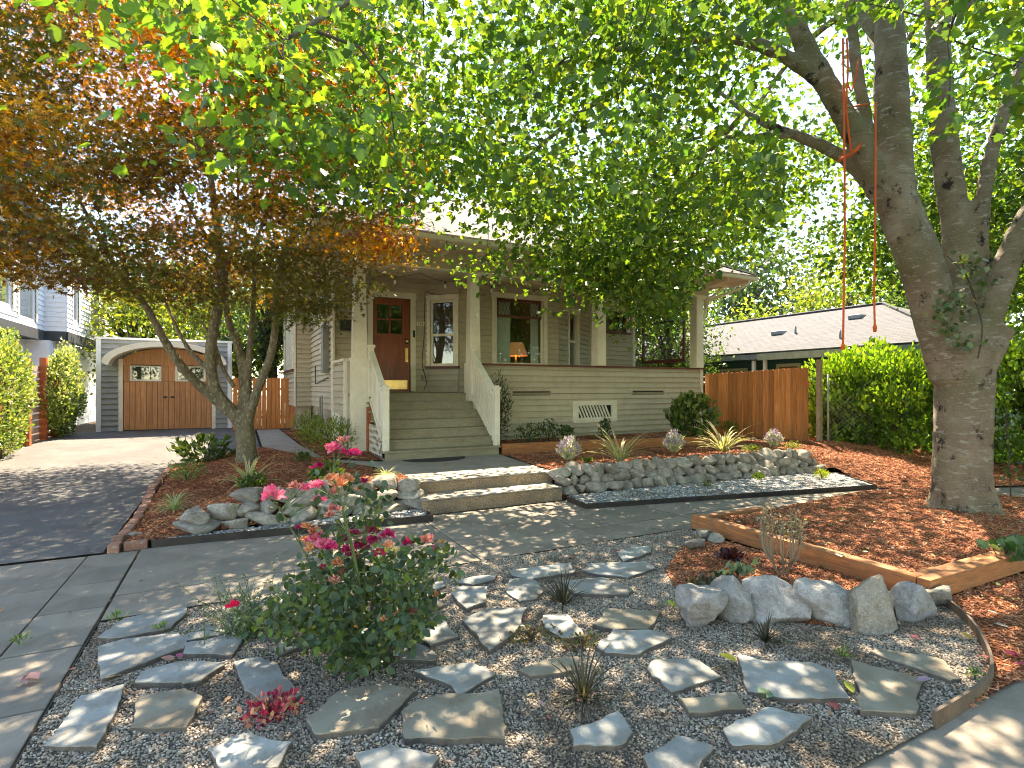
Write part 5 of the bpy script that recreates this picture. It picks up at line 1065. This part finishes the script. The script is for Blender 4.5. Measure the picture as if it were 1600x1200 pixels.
# ================================================================ SHRUBS AND PLANTS
def bush(name, loc, r, n, size, cols, label, cat, tpl='oval', up=.6, shell=.35, mat='shrubleaf', stems=8, stemmat='twig', flat=0, tipcol=None, group=None, boxy=2.0, dup=.3, wob_=.15):
    """loc at the ground, r = (rx, ry, height)"""
    t = empty(name, loc, label, cat, group); L = np.array(loc, float)
    v = unit(rng.normal(0,1,(n,3))); k_ = (np.abs(v)**boxy).sum(1)**(1/boxy); v = v/k_[:,None]; rad = rng.uniform(shell,1,n)**.5
    lump = np.array([mnoise.noise(Vector(tuple(q*2.6+L))) for q in v])*wob_*2; rad = rad*(1+lump)
    pos = L+np.stack([v[:,0]*r[0]*rad, v[:,1]*r[1]*rad, r[2]*.5+v[:,2]*r[2]*.5*rad], 1); pos[:,2] = np.maximum(pos[:,2], L[2]+.015)
    out = unit((pos-L-np.array([0,0,r[2]*.35]))/np.array([r[0],r[1],r[2]*.6])); dr = unit(out*.8+rng.normal(0,.45,(n,3))+np.array([0,0,up])); nr = out+rng.normal(0,.5,(n,3))+np.array([0,0,.5])
    col = palette(n, cols, .16)*(1+lump[:,None])
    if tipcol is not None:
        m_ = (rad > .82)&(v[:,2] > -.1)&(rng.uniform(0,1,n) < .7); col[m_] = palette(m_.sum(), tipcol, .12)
    mb = MB(); 
    for i in range(stems):
        a = random.uniform(0,math.tau); e = Vector((math.cos(a)*r[0]*.6*random.random(), math.sin(a)*r[1]*.6*random.random(), r[2]*random.uniform(.5,.85)))
        mb.tube(smooth_path([Vector(loc), Vector(loc)+e*.5+Vector((random.uniform(-.03,.03),0,.05)), Vector(loc)+e],3), smooth_rad([max(.004,r[2]*.012),max(.003,r[2]*.008),.002],3), 5)
    mb.build('stems', M[stemmat], t, True)['kind'] = 'stuff'
    leaves('foliage', pos, dr, nr, size*rng.uniform(.6,1.25,n), col, tpl, M[mat], t)['kind'] = 'stuff'; return t
# left light-green shrubs (pale outer leaf colours paint in the white sun glints)
LG = [(.13,.22,.06),(.19,.29,.08),(.08,.15,.04),(.28,.36,.16)]
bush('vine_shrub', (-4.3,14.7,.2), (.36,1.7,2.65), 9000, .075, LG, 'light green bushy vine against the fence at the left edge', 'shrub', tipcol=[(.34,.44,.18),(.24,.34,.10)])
bush('vine_shrub', (-4.2,18.9,.3), (.42,.98,2.55), 8000, .075, LG, 'green vine with white sun glints coloured into its outer leaves between the red posts beside the garage', 'shrub', tipcol=[(.5,.56,.36),(.30,.40,.15)])
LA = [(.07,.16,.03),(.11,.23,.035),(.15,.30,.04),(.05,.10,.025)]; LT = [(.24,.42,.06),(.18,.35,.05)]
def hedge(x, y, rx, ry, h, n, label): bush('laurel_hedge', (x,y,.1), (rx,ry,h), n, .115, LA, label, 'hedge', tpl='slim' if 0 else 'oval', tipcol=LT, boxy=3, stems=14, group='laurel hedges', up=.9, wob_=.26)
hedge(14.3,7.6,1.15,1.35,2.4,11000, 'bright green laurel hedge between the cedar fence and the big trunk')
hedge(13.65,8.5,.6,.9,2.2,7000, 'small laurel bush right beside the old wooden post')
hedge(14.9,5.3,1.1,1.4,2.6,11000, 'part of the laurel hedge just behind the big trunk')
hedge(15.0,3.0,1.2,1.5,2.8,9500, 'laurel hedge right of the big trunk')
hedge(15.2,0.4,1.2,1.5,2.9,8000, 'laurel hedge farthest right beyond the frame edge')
# shrubs near the house
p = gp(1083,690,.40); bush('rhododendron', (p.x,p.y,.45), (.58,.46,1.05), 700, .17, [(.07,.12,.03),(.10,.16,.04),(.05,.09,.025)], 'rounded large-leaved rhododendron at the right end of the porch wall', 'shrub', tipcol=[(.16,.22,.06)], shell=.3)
p = gp(790,690,.45); bush('upright_shrub', (5.15,10.75,.45), (.30,.28,1.55), 1500, .075, [(.05,.075,.04),(.08,.11,.06)], 'tall narrow dark shrub at the porch wall right of the stairs', 'shrub', tpl='slim', mat='matteleaf', shell=.2)
for px, py, w_, h_, c, lab in ((825,693,.30,.45,MG,'wispy low plant under the left wall slot'),(857,690,.28,.5,DG,'dark leafy plant left of the crawlspace vent'),(885,688,.2,.35,MG,'small plant just below the crawlspace vent'),(945,686,.16,.5,DG,'thin upright seedling plant right of the crawlspace vent'),(1140,676,.3,.3,YG,'small plant at the foot of the cedar fence')):
    d_ = FOC*(EYE-.47)/(py-605); p = gp(px, py, .47); bush('bedding_plant', (p.x,p.y,.47), (w_,w_*.8,h_), 320, .055, c, lab, 'plant', group='low plants along the porch wall', shell=.1)
p = gp(505,712,.4); bush('nandina', (1.75,11.5,.38), (.62,.75,.72), 1500, .085, [(.14,.22,.03),(.20,.28,.045),(.10,.16,.03)], 'yellow-green feathery shrub at the house corner left of the stairs', 'shrub', tpl='slim', shell=.1)
bush('nandina', (1.55,13.6,.38), (.38,.5,.75), 900, .085, [(.18,.27,.04),(.12,.2,.03)], 'smaller bright green shrub beside the back path', 'shrub', tpl='slim', shell=.1)
p = gp(320,722,.22); bush('hydrangea', (p.x,p.y,.22), (.52,.35,.48), 260, .15, [(.06,.11,.03),(.08,.14,.04)], 'broad-leaved dark green plant at the driveway edge left of the maple', 'plant', shell=.2)
p = gp(292,752,.2); bush('leafy_plant', (p.x,p.y,.2), (.28,.25,.32), 420, .07, [(.12,.2,.05),(.18,.27,.08)], 'loose light green plant in the mulch below the hydrangea', 'plant', tpl='slim', mat='matteleaf', shell=.05)
p = gp(395,770,.3); bush('flower_plant', (p.x,p.y,.3), (.17,.15,.24), 260, .06, MG, 'low green plant with red-orange daisies below the spiky grass', 'plant', shell=.1)
p = gp(510,752,.36); bush('flower_plant', (p.x,p.y,.36), (.22,.2,.26), 300, .07, MG, 'green plant with orange daisies behind the rose blooms', 'plant', shell=.1)
p = gp(472,722,.36); bush('flower_plant', (p.x,p.y,.36), (.14,.14,.16), 160, .05, MG, 'small plant with faded brown seed heads in the left mulch', 'plant', shell=.1)
def heads(name, pts, rad, cols, lab, cat, group, stem=True):
    """small daisies: ray petals round a dark disc, on thin stalks"""
    for i, (px, py, z) in enumerate(pts):
        p = gp(px, py, z); g0 = Vector((p.x, p.y, .34)); t = empty(name, g0, lab[i] if isinstance(lab, list) else lab, cat, group)
        MB().tube([g0, g0.lerp(p, .5)+Vector((.01,0,0)), p], .004, 4).build('stalk', M['greenstem'], t); n = 14; a = np.arange(n)*math.tau/n
        dr = np.stack([np.cos(a), np.sin(a), np.full(n,.15)], 1); leaves('petals', np.tile(np.array(p), (n,1)), dr, np.tile([0,-.4,1.], (n,1)), np.full(n, rad), palette(n, cols, .1), 'oval', M['petal'], t)
        MB().tube([p-Vector((0,0,.004)), p+Vector((0,0,.016))], rad*.32, 8).build('disc', M['sillred'], t)
heads('daisy', [(382,738,.50),(390,741,.47),(398,739,.49),(376,742,.46)], .055, [(.65,.10,.03),(.7,.22,.04)], ['red-orange daisy, '+w_ for w_ in ('second from left over the low plant by the maple','lowest in the middle over the low plant by the maple','rightmost over the low plant by the maple','leftmost over the low plant by the maple')], 'flower', 'orange daisies')
heads('daisy', [(500,718,.60),(514,715,.62),(498,722,.56)], .055, [(.75,.25,.03)], ['orange daisy '+w_ for w_ in ('upper left beside the tall rose blooms','upper right beside the tall rose blooms','lower left beside the tall rose blooms')], 'flower', 'orange daisies')
heads('daisy', [(461,699,.6),(467,703,.58),(476,709,.55),(484,702,.57)], .02, [(.2,.13,.03)], ['brown seed head '+w_ for w_ in ('leftmost of four in the left mulch','second of four in the left mulch','lowest of four in the left mulch','rightmost of four in the left mulch')], 'seed head', 'brown seed heads')

def blades(name, loc, n, L, wd, cols, label, cat, spread=1.0, droop=.5, group=None, mat='matteleaf', up=1.0, stripe=None):
    t = empty(name, loc, label, cat, group); V = []; F = []; Cc = []; k = 7; base = Vector(loc); o_ = off(t)
    for i in range(n):
        az = random.uniform(0, math.tau); el = math.radians(random.uniform(90-70*spread, 86)); l = L*random.uniform(.55, 1.1); h = Vector((math.cos(az), math.sin(az), 0)); s = Vector((-h.y, h.x, 0)); c = cols[i%len(cols)]; j_ = random.uniform(.8,1.2)
        p = base-o_+h*random.uniform(0,.03)*L*2; e = el; n0 = len(V)
        for q in range(k):
            t_ = q/(k-1); w_ = wd*(math.sin(min(1,.25+t_*.55)*math.pi)*.9+.06)*(1-t_**3*.9)
            V += [p-s*w_, p+Vector((0,0,-w_*.35)), p+s*w_]
            for m_ in range(3): Cc.append(tuple(x*j_ for x in (stripe if (stripe and m_ != 1) else c))+(1,))
            e -= droop*math.radians(26)*(.4+t_)*random.uniform(.7,1.3)*(1.2-math.sin(el)*.5); p = p+(h*math.cos(e)+Vector((0,0,math.sin(e))))*l/(k-1)
            if p.z < base.z-o_.z+.01: p.z = base.z-o_.z+.01
        for q in range(k-1):
            for m_ in range(2): a = n0+q*3+m_; F.append((a, a+1, a+4, a+3))
    me = bpy.data.meshes.new('blades'); me.from_pydata(V, [], F); ca = me.color_attributes.new('Col', 'FLOAT_COLOR', 'POINT'); ca.data.foreach_set('color', np.array(Cc, np.float32).ravel()); me.update()
    link_mesh('blades', me, M[mat], t)['kind'] = 'stuff'; return t
ST = (.62,.58,.36)
for (px, py, z, L, lab) in ((968,722,.40,.9,'cream striped spiky cordyline between the two nearer lavenders'),(1130,706,.40,.88,'cream striped spiky cordyline near the cedar fence'),(388,762,.30,.62,'striped spiky cordyline below the maple trunk')):
    p = gp(px, py, z); blades('striped_cordyline', p, 44, L, .019, [(.2,.25,.1),(.24,.27,.12)], lab, 'plant', .8, .6, 'striped spiky plants', stripe=ST)
for (px, py, z, L, lab) in ((272,797,.16,.36,'striped sedge clump above the end of the left stone wall'),(603,748,.38,.26,'striped sedge clump at the top of the wall left of the steps')):
    p = gp(px, py, z); blades('striped_sedge', p, 90, L, .006, [(.2,.28,.1)], lab, 'plant', 1.0, .9, 'striped sedges', stripe=(.55,.6,.36))
p = gp(590,812,.05); blades('grass_tuft', p, 60, .26, .004, [(.16,.22,.12),(.24,.27,.16)], 'fine grass tuft in the pebbles below the left wall', 'grass', .9, .7)
p = gp(1104,760,.05); blades('grass_tuft', p, 70, .25, .004, [(.26,.27,.09),(.18,.2,.07)], 'olive grass tuft in the pebbles below the right wall', 'grass', .9, .7)
for (px, py, L, n, lab) in ((880,946,.30,46,'spiky black mondo grass beside the flagstones near the sidewalk'),(912,1092,.32,40,'spiky black-green grass in the front of the gravel'),(1196,1006,.20,40,'dark spiky grass before the boulders')):
    p = gp(px, py, .0); blades('dark_grass', p, n, L, .0065, [(.03,.035,.022),(.05,.05,.03),(.09,.075,.045)], lab, 'grass', .9, .45, 'dark spiky grasses')
for (px, py, r_, lab) in ((830,1005,.16,'straggly low plant in the gravel between flagstones'),(910,1015,.12,'small creeping plant beside the zigzag flagstone')):
    p = gp(px, py); bush('creeping_plant', (p.x,p.y,0), (r_*1.5,r_*.7,.09), 200, .028, [(.09,.12,.04),(.2,.15,.07),(.13,.08,.04)], lab, 'plant', shell=.0, stems=14, mat='matteleaf')
# lavender
def lavender(px, py, z, s, lab):
    p = gp(px, py, z); t = empty('lavender', p, lab, 'lavender', 'lavender clumps'); n = 900; base = np.array(p)
    th = rng.uniform(0, math.tau, n); r_ = np.sqrt(rng.uniform(0,1,n))*s*.42; h = s*(.95-.5*(r_/(s*.42))**2)*rng.uniform(.75,1.08,n)
    tip = base+np.stack([np.cos(th)*r_*1.1, np.sin(th)*r_*1.1, h], 1); q = rng.uniform(.15,1,n)[:,None]; pos = base+(tip-base)*q
    dr = unit(tip-base+rng.normal(0,.12*s,(n,3))); m_ = 260; mm = rng.integers(0,n,m_)
    leaves('foliage', pos, dr, rdir(n,.2), s*.17*rng.uniform(.7,1.2,n), palette(n, [(.45,.50,.36),(.58,.62,.50),(.30,.36,.22)], .12), 'slim', M['matteleaf'], t)['kind'] = 'stuff'
    pos = tip[mm]+rng.normal(0,.006,(m_,3)); leaves('flower_spikes', np.repeat(pos,4,0)+rng.normal(0,.008,(m_*4,3)), rdir(m_*4,1.2), rdir(m_*4), np.full(m_*4,.028)*rng.uniform(.7,1.3,m_*4), palette(m_*4, [(.34,.28,.44),(.44,.40,.50),(.28,.22,.38)], .12), 'oval', M['petal'], t)['kind'] = 'stuff'
lavender(889,722,.38,.46,'silvery lavender clump nearest the concrete steps'); lavender(1053,709,.38,.46,'silvery lavender clump between the two striped cordylines'); lavender(1209,701,.34,.42,'silvery lavender clump farthest right on the stone wall')
for (px,py,z,r_,h,c,tc,lab) in ((1175,706,.38,.22,.14,YG,None,'low grey-green groundcover above the stone wall'),(1238,704,.32,.24,.2,YG,None,'bright yellow-green low shrub at the right end of the wall'),(1284,748,.06,.13,.17,[(.35,.42,.04),(.45,.5,.06)],None,'lime green coral bells plant in the right pebbles'),(918,722,.38,.12,.08,YG,None,'tiny lime groundcover beside the nearest lavender'),(1185,749,.2,.09,.1,[(.35,.42,.06)],None,'tiny lime plant growing in the right stone wall'),
    (1345,902,.03,.0,.0,None,None,''),):
    if c: p = gp(px,py,z); bush('groundcover_plant', (p.x,p.y,z), (r_,r_*.8,h), 260, .035, c, lab, 'plant', shell=.0, mat='matteleaf', group='low ground-cover plants')
p = gp(1118,925); bush('ground_ivy', (p.x+.0,p.y,.03), (.27,.17,.08), 180, .045, [(.05,.075,.035),(.09,.11,.06),(.13,.1,.07)], 'patch of dark ivy on the gravel behind the boulders', 'ivy', tpl='bigmaple', shell=0, boxy=2)
p = gp(1152,912); bush('ivy_sprig', (p.x,p.y,.06), (.2,.1,.1), 26, .08, [(.22,.33,.22),(.3,.4,.28)], 'pale sunlit ivy sprig on the mulch behind the boulders', 'ivy', tpl='bigmaple', shell=0)
p = gp(1140,880); bush('dark_heuchera', (p.x,p.y,.04), (.12,.1,.06), 60, .06, [(.05,.015,.02),(.07,.02,.02)], 'flat dark purple plant on the mulch patch', 'plant', tpl='bigmaple', shell=0)
p = gp(1572,872,.15); bush('leafy_seedling', (p.x,p.y,.17), (.22,.15,.1), 26, .12, [(.05,.12,.04),(.1,.18,.09)], 'broad-leaved seedling at the right end of the tree bed', 'plant', tpl='bigmaple', shell=0)
for (px,py,lab) in ((183,972,'small weed at the far end of the left flagstones'),(255,990,'bright green weed between the two leftmost big flagstones'),(1052,953,'small weed in the gravel left of the boulders'),(1523,1064,'small weed beside the curved steel edging'),(1314,1030,'yellow-green sprout above the large flagstones'),(30,1010,'grass growing in the sidewalk joint at the left')):
    p = gp(px,py); bush('weed', (p.x,p.y,.01), (.05,.04,.05), 26, .045, [(.16,.28,.05),(.22,.34,.08)], lab, 'weed', shell=0, tpl='slim', stems=2, stemmat='greenstem', mat='matteleaf', group='small weeds')
for k_ in range(1): pass
# hanging twig at right edge over sidewalk
n = 60; pos = np.array([list(pd(1575+14*rng.normal(), 690+45*rng.uniform(-1.2,1.4), 7.6)) for _ in range(n)])
ht = empty('drooping_sapling', pd(1578,780,7.6), 'thin dark sapling drooping beside the sidewalk at the right edge', 'sapling'); MB().tube(smooth_path([pd(1580,800,7.6),pd(1578,740,7.6),pd(1572,640,7.7)],4), .009, 5).build('stem', M['twig'], ht)
leaves('foliage', pos, rdir(n,-.9), rdir(n,.2), np.full(n,.09), palette(n, DG), 'oval', M['shrubleaf'], ht)['kind'] = 'stuff'
# dried shrub in the corner of the bed
p = gp(1222,903); ds = empty('dried_shrub', p, 'dried twiggy shrub with a few papery leaves before the timber bed', 'shrub'); mb = MB(); tips = []
for i in range(5):
    a = random.uniform(0,math.tau); b0 = p+Vector((math.cos(a)*.02,math.sin(a)*.02,0)); m1 = b0+Vector((math.cos(a)*.07,math.sin(a)*.07,.14))
    mb.tube([b0,m1], [.012,.008], 5)
    for j in range(6):
        a2 = a+random.uniform(-1.3,1.3); m2 = m1+Vector((math.cos(a2)*random.uniform(.03,.12),math.sin(a2)*random.uniform(.03,.12),random.uniform(.10,.2))); m3 = m2+Vector((random.uniform(-.05,.05),random.uniform(-.05,.05),random.uniform(.18,.36)))
        mb.tube(smooth_path([m1,m2,m3],3), smooth_rad([.006,.0045,.002],3), 4); tips += [m2.lerp(m3,t) for t in (.4,.6,.75,.9,1)]
        for _ in range(2): q0 = m2.lerp(m3, random.uniform(.2,.8)); mb.tube([q0, q0+Vector((random.uniform(-.08,.08),random.uniform(-.08,.08),random.uniform(.03,.12)))], [.003,.001], 3)
mb.build('twigs', M['paletwig'], ds)['kind'] = 'stuff'; tips = np.array([list(t_) for t_ in tips]); pos = np.repeat(tips, 4, 0)+rng.normal(0,.025,(len(tips)*4,3)); n = len(pos)
leaves('papery_leaves', pos, rdir(n), rdir(n), rng.uniform(.014,.034,n), palette(n, [(.34,.30,.16),(.22,.17,.1),(.46,.42,.3),(.16,.09,.09)]), 'oval', M['matteleaf'], ds)['kind'] = 'stuff'
# catmint-like grey haze left of the rose
p = gp(385,1000); cm = empty('catmint', p, 'wispy grey-green catmint spilling left of the rose bush', 'plant'); n = 1500; k_ = 70
tipsb = np.array(p)+np.stack([rng.normal(-.03,.17,k_), rng.normal(.02,.14,k_), rng.uniform(.08,.50,k_)], 1); b0 = np.array(p)+np.stack([rng.normal(0,.07,k_), rng.normal(0,.07,k_), np.zeros(k_)], 1)
mb = MB()
for a, b in zip(b0, tipsb): mb.tube([a, a*.5+b*.5+np.array([0,0,.03]), b], [.003,.0025,.001], 3)
mb.build('stems', M['greenstem'], cm)['kind'] = 'stuff'; ii = rng.integers(0,k_,n); q = rng.uniform(.1,1,n)[:,None]; pos = b0[ii]+(tipsb[ii]-b0[ii])*q+rng.normal(0,.012,(n,3))
leaves('foliage', pos, rdir(n,.3), rdir(n,.3), rng.uniform(.012,.028,n), palette(n, [(.16,.22,.15),(.22,.28,.2),(.12,.17,.1)]), 'oval', M['matteleaf'], cm)['kind'] = 'stuff'
# ---------------------------------------------------------------- rose bush
RB = empty('rose_bush', (.72,3.36,0), 'flowering rose bush with pink, magenta and faded orange blooms in the gravel', 'rose bush')
base = Vector((.72,3.36,0)); mb = MB(); nodes = []
BL_ = [(424,776,14,'p'),(476,764,8,'p'),(461,761,8,'s'),(497,759,9,'p'),(501,782,8,'p'),(520,703,12,'p'),(536,690,8,'s'),(554,710,9,'m'),(538,708,7,'m'),(496,730,7,'m'),(490,758,6,'s'),
 (517,748,9,'o'),(528,757,12,'o'),(541,749,9,'o'),(553,753,8,'o'),(524,770,9,'s'),(568,753,6,'m'),(562,765,6,'o'),(522,798,9,'s'),(516,806,7,'s'),(480,823,8,'o'),(467,825,5,'m'),(492,831,8,'o'),
 (494,846,12,'p'),(506,854,12,'p'),(486,858,9,'o'),(477,845,7,'o'),(517,856,8,'m'),(535,845,7,'m'),(552,838,9,'m'),(541,860,7,'m'),(562,853,10,'m'),(572,858,7,'m'),(580,830,9,'m'),(583,846,9,'m'),(605,837,9,'m'),(549,868,8,'m'),(561,874,7,'c'),(594,866,8,'m'),
 (641,849,9,'m'),(666,845,10,'s'),(675,859,6,'p'),(607,853,7,'o'),(617,861,6,'y'),(527,880,9,'o'),(532,897,8,'s'),(524,907,8,'s'),(503,889,6,'m'),(476,906,7,'o'),(690,848,5,'t'),(679,930,6,'o'),(645,957,8,'s'),(623,962,7,'s'),(552,953,5,'o'),(600,968,5,'o'),(364,948,8,'c'),(560,980,5,'o'),(598,1000,5,'y')]
COLS = {'p':[(.80,.12,.26),(.86,.25,.36)],'m':[(.52,.02,.13),(.62,.04,.18),(.42,.02,.10)],'s':[(.62,.22,.2),(.7,.34,.28)],'o':[(.72,.30,.14),(.80,.45,.26)],'y':[(.8,.65,.35)],'t':[(.45,.3,.15)],'c':[(.82,.03,.12)]}
def dep(px, py): return 3.32+.22*math.sin(px*.07)+.18*math.sin(py*.11+px*.02)
tops = []
for (px, py, r_, c) in BL_: tops.append(pd(px, py, dep(px, py)))
mains = []
for (ex, ey) in ((440,800),(520,740),(535,800),(500,860),(570,850),(600,880),(660,870),(690,880),(430,930),(470,950),(400,980),(620,960),(680,960),(560,930)):
    e = pd(ex, ey, dep(ex, ey)); s = base+Vector((random.uniform(-.08,.08),random.uniform(-.06,.06),0)); m_ = s.lerp(e,.45)+Vector((random.uniform(-.05,.05),random.uniform(-.05,.05),.08)); P = smooth_path([s,m_,e],6)
    mb.tube(P, smooth_rad([.009,.006,.0035],6), 6); mains += P[3:]
for t_ in tops:
    j = min(mains, key=lambda q_: (q_-t_).length+(.4 if q_.z > t_.z else 0)); mb.tube(smooth_path([j, j.lerp(t_,.5)+Vector((random.uniform(-.02,.02),0,.01)), t_-Vector((0,0,.012))],3), .0026, 5); nodes += [j.lerp(t_, q_) for q_ in (.3,.5)]
mb.build('canes', M['greenstem'], RB, True)['kind'] = 'stuff'
for (px, py, r_, c), p in zip(BL_, tops):
    n = 46; rad = r_*dep(px,py)/FOC*1.25; v = unit(rng.normal(0,1,(n,3))); v[:,2] = np.abs(v[:,2])*.8-.15; pos = np.array(p)+v*rad*rng.uniform(.15,.62,(n,1)); dr = unit(v+np.array([0,0,.5])+rng.normal(0,.4,(n,3)))
    leaves('bloom', pos, dr, v+rng.normal(0,.4,(n,3)), rad*rng.uniform(.5,.95,n), palette(n, COLS[c], .14), 'broad', M['petal'], RB)
# foliage clumps of the rose: broad leaflets
def okr(P):
    px, py, d = proj(P); w1 = (np.hypot((px-565)/112, (py-940)/92) < 1)|(np.hypot((px-480)/62, (py-955)/45) < 1)|(np.hypot((px-560)/75,(py-1000)/48) < 1)|(np.hypot((px-650)/45,(py-895)/50) < 1)|(np.hypot((px-440)/42,(py-965)/32) < 1)&(rng.uniform(0,1,len(px)) < .5)|(np.hypot((px-548)/52,(py-795)/92) < 1)&(rng.uniform(0,1,len(px)) < .75)|(np.hypot((px-690)/25,(py-875)/22) < 1)&(rng.uniform(0,1,len(px)) < .4)|(np.hypot((px-455)/30,(py-800)/35) < 1)&(rng.uniform(0,1,len(px)) < .25)
    return w1&(P[:,2] > .03)&(np.abs(d-3.34) < .05+.38*np.clip((py-800)/150,.15,1))
AR = crown_points(500, okr, (-.4,2.5,0), (1.9,4.3,1.25)); per = 5; n = len(AR)*per
q = rng.normal(0,.028,(n,3)); pos = np.repeat(AR,per,0)+q; dr = unit(q+rng.normal(0,.012,(n,3))+np.array([0,0,-.01]))
leaves('foliage', pos, dr, rdir(n,.7)+np.array([-.1,-.5,0]), rng.uniform(.034,.068,n), palette(n, [(.05,.10,.045),(.07,.125,.06),(.09,.15,.075),(.13,.2,.05),(.04,.08,.04)], .15), 'broad', M['shrubleaf'], RB)['kind'] = 'stuff'
mb = MB()
for a in AR: j = min(mains, key=lambda q_: (q_-Vector(a)).length); mb.tube([j, Vector(a)], [.0022,.0012], 3)
mb.build('twigs', M['greenstem'], RB)['kind'] = 'stuff'
# red flower cluster at the bottom edge
p = gp(425,1122); rs = bush('coral_bells', (p.x,p.y,0), (.16,.12,.10), 240, .035, [(.5,.03,.08),(.32,.02,.05),(.62,.12,.14),(.7,.35,.2)], 'crimson-leaved low plant at the bottom edge of the gravel', 'plant', shell=0, mat='petal')
# ---------------------------------------------------------------- fallen leaves
FLV = [((1152,1033),.13,(.62,.55,.03),'bright yellow fallen leaf on the corner of the large flagstone'),((1208,1088),.11,(.25,.38,.22),'pale green fallen leaf on the bottom edge of the large flagstone'),((1333,1083),.12,(.5,.48,.05),'yellow and purple fallen leaf between two front flagstones'),((1336,1102),.09,(.55,.42,.5),'pale mauve fallen leaf below the yellow and purple one'),((1310,1100),.08,(.62,.12,.12),'red fallen leaf beside the large front flagstone'),
 ((1432,1063),.10,(.42,.28,.4),'mauve leaf on the corner of the right front flagstone'),((1522,1000),.12,(.6,.4,.06),'orange-green fallen leaf near the curved edging'),((1525,1023),.12,(.55,.12,.1),'long red fallen leaf on the curved edging'),((1430,992),.08,(.7,.15,.2),'pink-red leaf on gravel below the brown boulder'),((1582,1036),.13,(.7,.06,.16),'crimson leaf on the corner mulch at the right edge'),((1592,1022),.09,(.65,.05,.14),'smaller crimson leaf above it on the corner mulch'),
 ((1110,1083),.08,(.6,.4,.5),'pink fallen leaf behind the tan flagstone'),((1147,1088),.06,(.7,.5,.08),'small yellow leaf right of the tan flagstone'),((106,1046),.09,(.4,.15,.1),'curled red-brown leaf on the edge of the gravel at left'),((32,1064),.12,(.6,.3,.3),'pale pink leaf lying on the left sidewalk'),((180,1054),.08,(.5,.38,.25),'tan leaf below the leftmost big flagstone'),((273,1030),.10,(.68,.3,.25),'salmon leaf between the left flagstones'),((285,1027),.07,(.65,.12,.25),'pink petal leaf beside the salmon leaf'),
 ((313,919),.06,(.7,.04,.08),'red petal on the sidewalk left of the rose'),((237,893),.05,(.8,.8,.78),'white scrap on the sidewalk slab'),((896,869),.07,(.75,.25,.3),'pink leaf by the sidewalk edge'),((963,863),.07,(.6,.1,.15),'red leaf on the gravel by the small flagstone'),((1322,868),.11,(.6,.66,.55),'pale leaf lying on the timber'),((1368,820),.07,(.3,.42,.15),'green leaf on the tree bed mulch'),((1040,1108),.05,(.6,.5,.4),'tan leaf scrap in front gravel'),
 ((1562,973),.10,(.62,.62,.55),'pale leaf on the corner mulch below the timber'),((1560,960),.08,(.6,.6,.5),'second pale leaf on the corner mulch'),((820,978),.06,(.7,.68,.6),'white scrap beside the middle flagstone'),((1022,1025),.05,(.6,.62,.55),'pale scrap right of the zigzag flagstone'),((1165,865),.09,(.5,.58,.48),'pale grey-green leaf on the mulch patch'),((850,1103),.06,(.6,.35,.35),'pink leaf left of the front spiky grass'),((816,966),.06,(.65,.12,.2),'red leaf at the edge of the middle flagstone'),((400,843),.08,(.5,.2,.2),'dull pink leaf by the black edging')]
for (px, py), s, c, lab in FLV:
    z = .066 if any(w_ in lab for w_ in ('flagstone on','on the corner of','bottom edge')) else (.20 if 'timber' in lab and 'below' not in lab else .035)
    p = gp(px, py, z); o = leaves('fallen_leaf', np.array([[0.,0,0]]), np.array([[math.cos(px),math.sin(px),.25]]), np.array([[.1,-.15,1.]]), np.array([s*.8]), np.array([c])*.8+.03, ('broad','oval','maple')[int(px)%3], M['matteleaf']); o.location = p; tag(o, lab, 'leaf', 'fallen leaves')
n = 420; P = np.stack([rng.uniform(-.8,4.9,n), rng.uniform(1.5,4.8,n), np.full(n,.03)], 1)
lt_ = leaves('leaf_litter', P, rdir(n)*[1,1,.15], rdir(n,3), rng.uniform(.015,.04,n), palette(n, [(.35,.22,.13),(.5,.3,.25),(.22,.14,.08),(.5,.42,.25),(.5,.16,.14)]), 'oval', M['matteleaf']); lt_['kind'] = 'stuff'
n = 160; P = np.stack([rng.uniform(-3,11,n), rng.uniform(4.9,6.6,n), np.full(n,.012)], 1); lt2 = leaves('leaf_litter', P, rdir(n)*[1,1,.15], rdir(n,3), rng.uniform(.02,.045,n), palette(n, [(.3,.2,.12),(.45,.25,.2),(.2,.13,.08)]), 'oval', M['matteleaf']); lt2['kind'] = 'stuff'
n = 220; P = np.stack([rng.uniform(5.1,11,n), rng.uniform(1.5,4.6,n), np.full(n,.2)], 1); P[:,2] = [bed_z(a,b)+.03 if b > 2.45 else .05 for a,b,_ in P]; lt3 = leaves('leaf_litter', P, rdir(n)*[1,1,.15], rdir(n,3), rng.uniform(.02,.06,n), palette(n, [(.3,.36,.2),(.5,.45,.3),(.2,.3,.1),(.45,.2,.16)]), 'oval', M['matteleaf']); lt3['kind'] = 'stuff'
